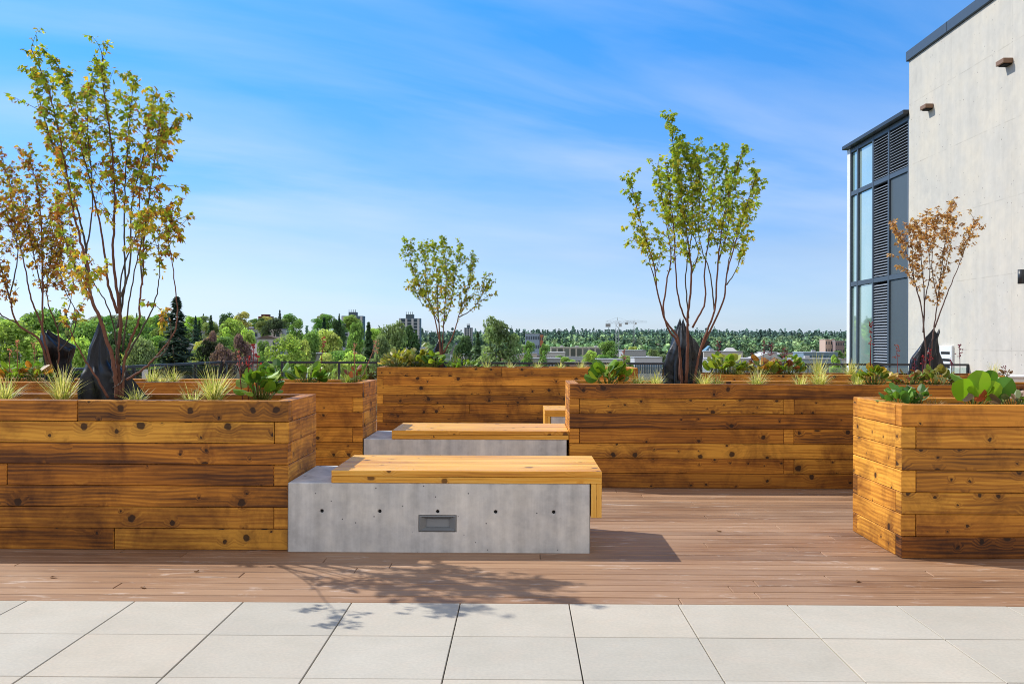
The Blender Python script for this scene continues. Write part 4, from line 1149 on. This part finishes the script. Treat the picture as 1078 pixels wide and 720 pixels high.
# far forest: one mass
r = random.Random(77); mb = MB()
for i in range(5200):
    Y = 1050+2300*r.random()**.9; px = r.uniform(395, 960) if r.random() < .9 else r.uniform(-100, 400)
    X = at(px, 360, Y).x; z = terr(X, Y); cn_ = noise.noise((X*.004, Y*.004, 5)); conf = r.random() < (.22 if Y < 1700 else .62)+cn_*.5
    h = r.uniform(11, 20)*(1.35 if r.random() < .08 else 1) if conf else r.uniform(7, 14); w_ = h*.2 if conf else h*.55
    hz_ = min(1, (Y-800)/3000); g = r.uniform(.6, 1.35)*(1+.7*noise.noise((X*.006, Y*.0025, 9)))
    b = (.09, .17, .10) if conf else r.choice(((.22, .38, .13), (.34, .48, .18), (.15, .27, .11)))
    c0 = [b[j_]*g*(1-hz_*.8)+(.18, .29, .32)[j_]*hz_*1.0 for j_ in range(3)]  # aerial haze blended into the tree colour with distance
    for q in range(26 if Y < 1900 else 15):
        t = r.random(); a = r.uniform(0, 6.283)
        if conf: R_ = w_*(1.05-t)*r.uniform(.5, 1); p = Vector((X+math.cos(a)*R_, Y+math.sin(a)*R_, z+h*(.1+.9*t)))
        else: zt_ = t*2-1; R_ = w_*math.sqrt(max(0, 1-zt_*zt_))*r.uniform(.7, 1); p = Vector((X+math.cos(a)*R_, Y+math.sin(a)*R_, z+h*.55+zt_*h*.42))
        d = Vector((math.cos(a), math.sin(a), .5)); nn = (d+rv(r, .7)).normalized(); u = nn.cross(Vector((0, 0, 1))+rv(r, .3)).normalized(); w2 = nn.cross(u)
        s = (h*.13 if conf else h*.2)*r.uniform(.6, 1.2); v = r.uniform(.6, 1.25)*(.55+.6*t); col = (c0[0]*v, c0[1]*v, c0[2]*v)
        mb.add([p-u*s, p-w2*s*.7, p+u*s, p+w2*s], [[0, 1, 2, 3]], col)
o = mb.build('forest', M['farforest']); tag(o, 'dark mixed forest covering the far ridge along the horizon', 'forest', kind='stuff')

# ------------------------------------------------------------------ background buildings
def bldg(name, label, cat_, px0, px1, ytop, Y, depth, wall, roofc, roof='flat', win=None, ybase=None, group=None, wincol=(.05, .07, .09), rot=0):
    A = at(px0, ytop, Y); B = at(px1, ytop, Y); cx = (A.x+B.x)/2; w_ = B.x-A.x; zb = terr(cx, Y)-1.0
    h = A.z-zb
    e = empty(name, (cx, Y, zb), label, cat_, group, rz=rot)
    mb = MB(); mb.box((-w_/2, 0, 0), (w_/2, depth, h if roof == 'flat' else h*.72), wall, .05); mb.build('wall', M['painted'], e)
    hw = h if roof == 'flat' else h*.72
    mb = MB()
    if roof == 'flat':
        mb.box((-w_/2-.25, -.25, h+.01), (w_/2+.25, depth+.25, h+.45), roofc, .03)
        if w_ > 15:
            for k in range(int(w_/12)): x = -w_/2+6+k*12+rng.uniform(-2, 2); mb.box((x, depth*.4, h+.46), (x+2.2, depth*.4+2, h+1.6), (.4, .41, .42), .03)
    else:
        rz_ = h; V = [(-w_/2-.4, -.4, hw+.01), (w_/2+.4, -.4, hw+.01), (w_/2+.4, depth+.4, hw+.01), (-w_/2-.4, depth+.4, hw+.01)]
        if roof == 'hip': V += [(-w_*.2, depth/2, rz_), (w_*.2, depth/2, rz_)]; Fs = [[0, 1, 5, 4], [2, 3, 4, 5], [1, 2, 5], [3, 0, 4], [3, 2, 1, 0]]
        else: V += [(0, -.4, rz_), (0, depth+.4, rz_)]; Fs = [[0, 4, 5, 3], [1, 2, 5, 4], [0, 1, 4], [2, 3, 5], [3, 2, 1, 0]]
        mb.add(V, Fs, roofc)
    mb.build('roof', M['painted'], e)
    if win:
        nc, nr, fw, fh = win; mc = nr*nc <= 90
        for j_ in range(nr):
            mbr = MB()
            for i in range(nc):
                cxw = -w_/2+w_*(i+.5)/nc; cz = hw*(j_+.55)/nr; ww = w_/nc*fw/2; wh = hw/nr*fh/2
                t = mbr
                k = rng.uniform(.7, 1.4)
                t.box((cxw-ww, -.06, cz-wh), (cxw+ww, -.003, cz+wh), tuple(q*k for q in wincol), .01)
                if nr*nc <= 12: t.build('window', M['painted'], e); mbr = MB()
            if nr*nc > 12: mbr.build('window_row', M['painted'], e)
    return e
# red brick stepped building
e = bldg('brick_building', 'red brown brick building with a raised centre above the trees', 'building', 263, 293, 342, 640, 18, (.20, .075, .05), (.13, .05, .04), win=(9, 3, .4, .5))
mb = MB(); mb.box((-3.5, 1, 12), (4.2, 9, at(0, 337, 640).z-(terr(-170, 640)-1)+1.5), (.19, .07, .048)); 
hh0 = at(278, 333, 640).z-e.location.z; mb = MB(); mb.box((-4.2, 1, 8), (4.2, 9, hh0), (.19, .07, .048), .05); mb.build('tower', M['painted'], e)
mb = MB(); mb.box((-2.5, 2, hh0+.01), (2.5, 7, hh0+1.4), (.12, .05, .04), .05); mb.build('penthouse', M['painted'], e)
def tower(label, px0, px1, ytop, Y):
    A = at(px0, ytop, Y); B = at(px1, ytop, Y); cx = (A.x+B.x)/2; w_ = B.x-A.x; zb = terr(cx, Y)-1; h = A.z-zb
    e = empty('apartment_tower', (cx, Y, zb), label, 'tower block', 'tower blocks on the skyline')
    mb = MB(); mb.box((-w_/2, 0, 0), (w_/2, w_*.7, h), (.11, .17, .22), .1); mb.build('wall', M['painted'], e)
    for k in (-.5, -.2, .1, .38):
        mb = MB(); mb.box((k*w_+.02, -.8, 0), (k*w_+w_*.1, -.01, h-.5), (.50, .52, .54), .05); mb.build('pier', M['painted'], e)
    fl = 2.9; nfl = int(h/fl)
    for j_ in range(nfl):
        mb = MB(); mb.box((-w_/2+.1, -.5, j_*fl+.1), (w_/2-.1, -.02, j_*fl+.9), (.36, .42, .46), .02); mb.build('balcony_band', M['painted'], e)
        mb = MB(); mb.box((-w_/2+.2, -.10, j_*fl+1.0), (w_/2-.2, -.012, j_*fl+2.7), (.03, .05, .07), .02); mb.build('window_row', M['painted'], e)
    mb = MB(); mb.box((-w_*.18, 1, h+.01), (w_*.18, w_*.5, h+3.6), (.09, .13, .16), .05)
    for k in range(4): mb.box((-w_*.17+k*w_*.1, 1.2, h+3.61), (-w_*.17+k*w_*.1+.4, 1.6, h+6), (.1, .1, .12), .02)
    mb.build('plant_room', M['painted'], e)
tower('left of the two blue grey tower blocks on the skyline', 359.5, 382, 332.5, 900)
tower('right of the two blue grey tower blocks, behind the dark trees', 420, 442, 335, 900)
tower('small distant tower block on the skyline right of the small centre maple', 488.5, 497.5, 345, 1300)
W_ = (.52, .52, .50); BE = (.50, .44, .35); GY = (.35, .36, .37); BL = (.25, .34, .42); RD = (.35, .10, .06); RF = (.20, .20, .21); LR = (.36, .37, .38)
bldg('house', 'small red walled house right of the lime oval tree', 'house', 336, 344, 359, 380, 8, (.28, .05, .04), RF, 'gable', (2, 1, .4, .4))
bldg('house', 'grey roofed house between the purple tree and the lime oval tree', 'house', 258, 274, 362, 330, 9, (.45, .40, .38), (.25, .22, .22), 'hip', (3, 1, .4, .4))
bldg('warehouse', 'long grey roofed shed just above the railing right of the lime tree', 'warehouse', 318, 362, 373, 330, 20, (.42, .43, .44), (.3, .32, .33), 'flat', (10, 1, .5, .3))
bldg('shop_building', 'pale shop building with a dark entrance left of the small centre maple', 'building', 436, 452, 365, 420, 12, (.55, .50, .5), (.5, .5, .5), 'gable', (4, 1, .5, .4))
bldg('house', 'pale blue white two storey house right of the small centre maple', 'house', 474, 485, 361, 430, 8, (.52, .58, .62), RF, 'gable', (3, 2, .4, .45))
bldg('commercial_building', 'white low building with a flat roof left of the lone olive tree', 'building', 483, 507, 374, 430, 14, W_, LR, 'flat', (8, 1, .55, .45))
bldg('office_building', 'blue grey block with an orange end on the far slope', 'building', 553, 568, 351.5, 900, 20, (.28, .36, .46), GY, 'flat', (8, 3, .6, .4))
bldg('office_building', 'orange brown block attached to the blue grey one', 'building', 568.4, 572, 352.5, 900, 18, (.42, .16, .08), GY, 'flat', (2, 3, .5, .4))
bldg('commercial_building', 'beige low building right of the lone olive tree', 'building', 545, 560, 374, 500, 16, BE, LR, 'flat', (5, 1, .5, .4))
bldg('commercial_building', 'white low building with dark windows left of the rail viaduct', 'building', 572, 595, 371.5, 520, 18, W_, W_, 'flat', (9, 1, .6, .5))
bldg('commercial_building', 'grey shed in front of the white low building', 'building', 556, 590, 378, 430, 15, GY, LR, 'flat', (10, 1, .5, .5))
bldg('viaduct', 'pale concrete viaduct across the valley left of the crane', 'bridge', 580, 640, 366, 700, 10, (.48, .45, .38), (.55, .52, .46), 'flat', (9, 1, .75, .8), wincol=(.12, .14, .12))
bldg('commercial_building', 'grey flat roofed building right of the crane mast', 'building', 656, 680, 369.5, 560, 25, GY, LR, 'flat', (10, 1, .5, .4))
bldg('commercial_building', 'white building with a blue window band left of the centre bag', 'building', 668, 697, 377, 430, 16, (.5, .5, .52), LR, 'flat', (12, 1, .7, .4), wincol=(.08, .14, .2))
bldg('commercial_building', 'white low building in front of the crane mast', 'building', 630, 655, 379, 400, 16, W_, LR, 'flat', (9, 1, .6, .4))
bldg('commercial_building', 'blue roofed building right of the centre bag', 'building', 741, 753, 364, 560, 15, W_, (.12, .25, .36), 'gable', (5, 1, .5, .4))
bldg('commercial_building', 'long cream building right of the centre bag', 'building', 741, 782, 370.5, 520, 18, (.50, .47, .44), LR, 'flat', (14, 1, .5, .35))
bldg('commercial_building', 'long lilac grey shed above the railing right of the centre bag', 'building', 748, 800, 378, 410, 18, (.42, .40, .44), (.5, .5, .54), 'flat', (14, 1, .6, .35))
bldg('house', 'white roofed house above the long cream building', 'house', 762, 779, 366, 600, 12, BE, W_, 'hip', (4, 1, .5, .4))
bldg('commercial_building', 'pale grey building behind the purple flower heads', 'building', 795, 822, 371, 560, 18, (.45, .44, .46), W_, 'gable', (7, 1, .5, .4))
bldg('commercial_building', 'dark blue glazed building near the glazed end wall', 'building', 846, 882, 371.5, 560, 22, (.16, .24, .30), (.34, .4, .46), 'flat', (12, 1, .8, .6), wincol=(.04, .08, .11))
bldg('commercial_building', 'blue grey shed low over the railing near the glazed end wall', 'building', 836, 886, 378.5, 430, 18, (.30, .35, .42), GY, 'flat', (12, 1, .6, .5))
bldg('apartment_building', 'pink and cream block on the far slope near the glazed end wall', 'building', 869, 879, 357.5, 900, 18, (.55, .40, .32), BE, 'flat', (4, 3, .4, .4))
bldg('apartment_building', 'brown stepped block left of the glazed end wall', 'building', 879.5, 889, 359, 890, 18, (.26, .19, .18), GY, 'flat', (4, 3, .5, .4))
# small houses and sheds scattered through the valley and on the slopes
wallc = [(.6, .6, .58), (.5, .45, .38), (.42, .45, .48), (.35, .25, .2), (.55, .5, .45), (.3, .36, .4)]
roofcs = [(.18, .18, .19), (.26, .2, .17), (.4, .41, .42), (.3, .3, .32), (.16, .12, .1)]
cn = ['white', 'tan', 'grey blue', 'brown', 'cream', 'slate blue']
for i in range(120):
    px = rng.uniform(505, 892) if i < 95 else rng.uniform(180, 400)
    Y = rng.uniform(430, 1500) if i < 95 else rng.uniform(300, 520)
    p = at(px, 360, Y); g = terr(p.x, Y); ci = rng.randrange(6); w_ = rng.uniform(8, 18)
    hh_ = rng.uniform(4.5, 7.5); yt = 360-(g-1+hh_+1-H)*F/Y+(px-539)*.0035
    bldg('house', '%s walled small house scattered in the %s' % (cn[ci], 'valley' if i < 95 else 'left hillside trees'), 'house', px-w_/2*F/Y, px+w_/2*F/Y, yt, Y, rng.uniform(7, 12), wallc[ci], rng.choice(roofcs), rng.choice(('hip', 'gable', 'flat')), (3, 1, .4, .4) if Y < 700 else None, group='small houses scattered in the distance')
# cars in the lots
carm = {}
def carmesh(c):
    mb = MB()
    pr = [(-2.2, .35), (-2.2, .8), (-1.5, .95), (-.95, 1.42), (.7, 1.45), (1.4, 1.0), (2.15, .85), (2.2, .35)]
    V = [(x, -.85, z) for x, z in pr]+[(x, .85, z) for x, z in pr]; k = len(pr)
    mb.add(V, [list(range(k)), list(range(k, 2*k))[::-1]]+[[i, i+k, (i+1) % k+k, (i+1) % k] for i in range(k)], c)
    mb.box((-.85, -.87, 1.0), (.65, .87, 1.36), (.03, .035, .04), .03)
    for x in (-1.35, 1.35):
        for y in (-.8, .8): mb.tube([(x, y-.08, .33), (x, y+.08, .33)], .33, 10, (.02, .02, .02))
    return mb.build('parked_car', M['painted'], mesh_only=True)
cc_ = {'white': (.7, .7, .7), 'dark': (.04, .045, .05), 'silver': (.4, .42, .44), 'blue': (.06, .12, .3), 'red': (.35, .04, .03)}
CM = {k: carmesh(v) for k, v in cc_.items()}
for i in range(60):
    Y = rng.uniform(395, 640); px = rng.choice((rng.uniform(595, 640), rng.uniform(660, 700), rng.uniform(740, 890), rng.uniform(200, 285)))
    if px < 300: Y = rng.uniform(330, 430)
    p = at(px, 360, Y); k = rng.choice(list(cc_)); o = link('parked_car', CM[k]); o.location = (p.x, Y, terr(p.x, Y)+.05); o.rotation_euler = (0, 0, rng.choice((0, 0, 1.57))+rng.uniform(-.1, .1))
    tag(o, '%s car parked in the distant valley' % k, 'car', 'cars parked in the distance')
# cranes
def crane(label, px, Y, ytop, yjib, pxl, pxr, thin=.65):
    A = at(px, yjib, Y); zb = terr(A.x, Y); e = empty('tower_crane', (A.x, Y, zb), label, 'crane', 'tower cranes over the valley')
    zj = A.z-zb; zt = at(px, ytop, Y).z-zb; w_ = 1.1; t = .15*thin; C = (.34, .36, .37)
    mb = MB()
    for sx_ in (-1, 1):
        for sy_ in (-1, 1): mb.tube([(sx_*w_, sy_*w_, 0), (sx_*w_, sy_*w_, zj+2)], t, 4, C)
    z = 0; s = 1
    while z < zj:
        for sy_ in (-1, 1): mb.tube([(-w_*s, sy_*w_, z), (w_*s, sy_*w_, z+2.4)], t*.7, 4, C)
        z += 2.4; s = -s
    mb.build('mast', M['painted'], e)
    xl = at(pxl, yjib, Y).x-A.x; xr = at(pxr, yjib, Y).x-A.x
    mb = MB()
    for (yy, zz_) in ((-.8, 0), (.8, 0), (0, 1.5)): mb.tube([(xl, yy, zj+zz_), (xr, yy, zj+zz_)], t, 4, C)
    x = xl; s = 0
    while x < xr: mb.tube([(x, -.8, zj), (x+1.2, 0, zj+1.5)], t*.6, 4, C); mb.tube([(x+1.2, 0, zj+1.5), (x+2.4, .8, zj)], t*.6, 4, C); x += 2.4
    mb.build('jib', M['painted'], e)
    mb = MB(); mb.tube([(0, 0, zj+2), (0, 0, zt)], t*1.6, 5, C); mb.tube([(0, 0, zt), (xr*.7, 0, zj+1.6)], t*.5, 3, C); mb.tube([(0, 0, zt), (xl*.9, 0, zj+1.6)], t*.5, 3, C)
    mb.build('tower_peak', M['painted'], e)
    mb = MB(); mb.box((xl, -1, zj-2.6), (xl+3.5, 1, zj-.3), (.3, .3, .3), .05); mb.build('counterweight', M['painted'], e)
    mb = MB(); mb.box((1.2, -1, zj-2.4), (3, 1, zj-.2), (.5, .5, .5), .05); mb.build('cab', M['painted'], e)
crane('larger tower crane rising above the ridge left of the centre maple', 650, 700, 334, 340.5, 637.5, 667)
crane('farther faint tower crane just right of the larger one', 667.5, 1150, 336, 339.5, 658, 681, .6)
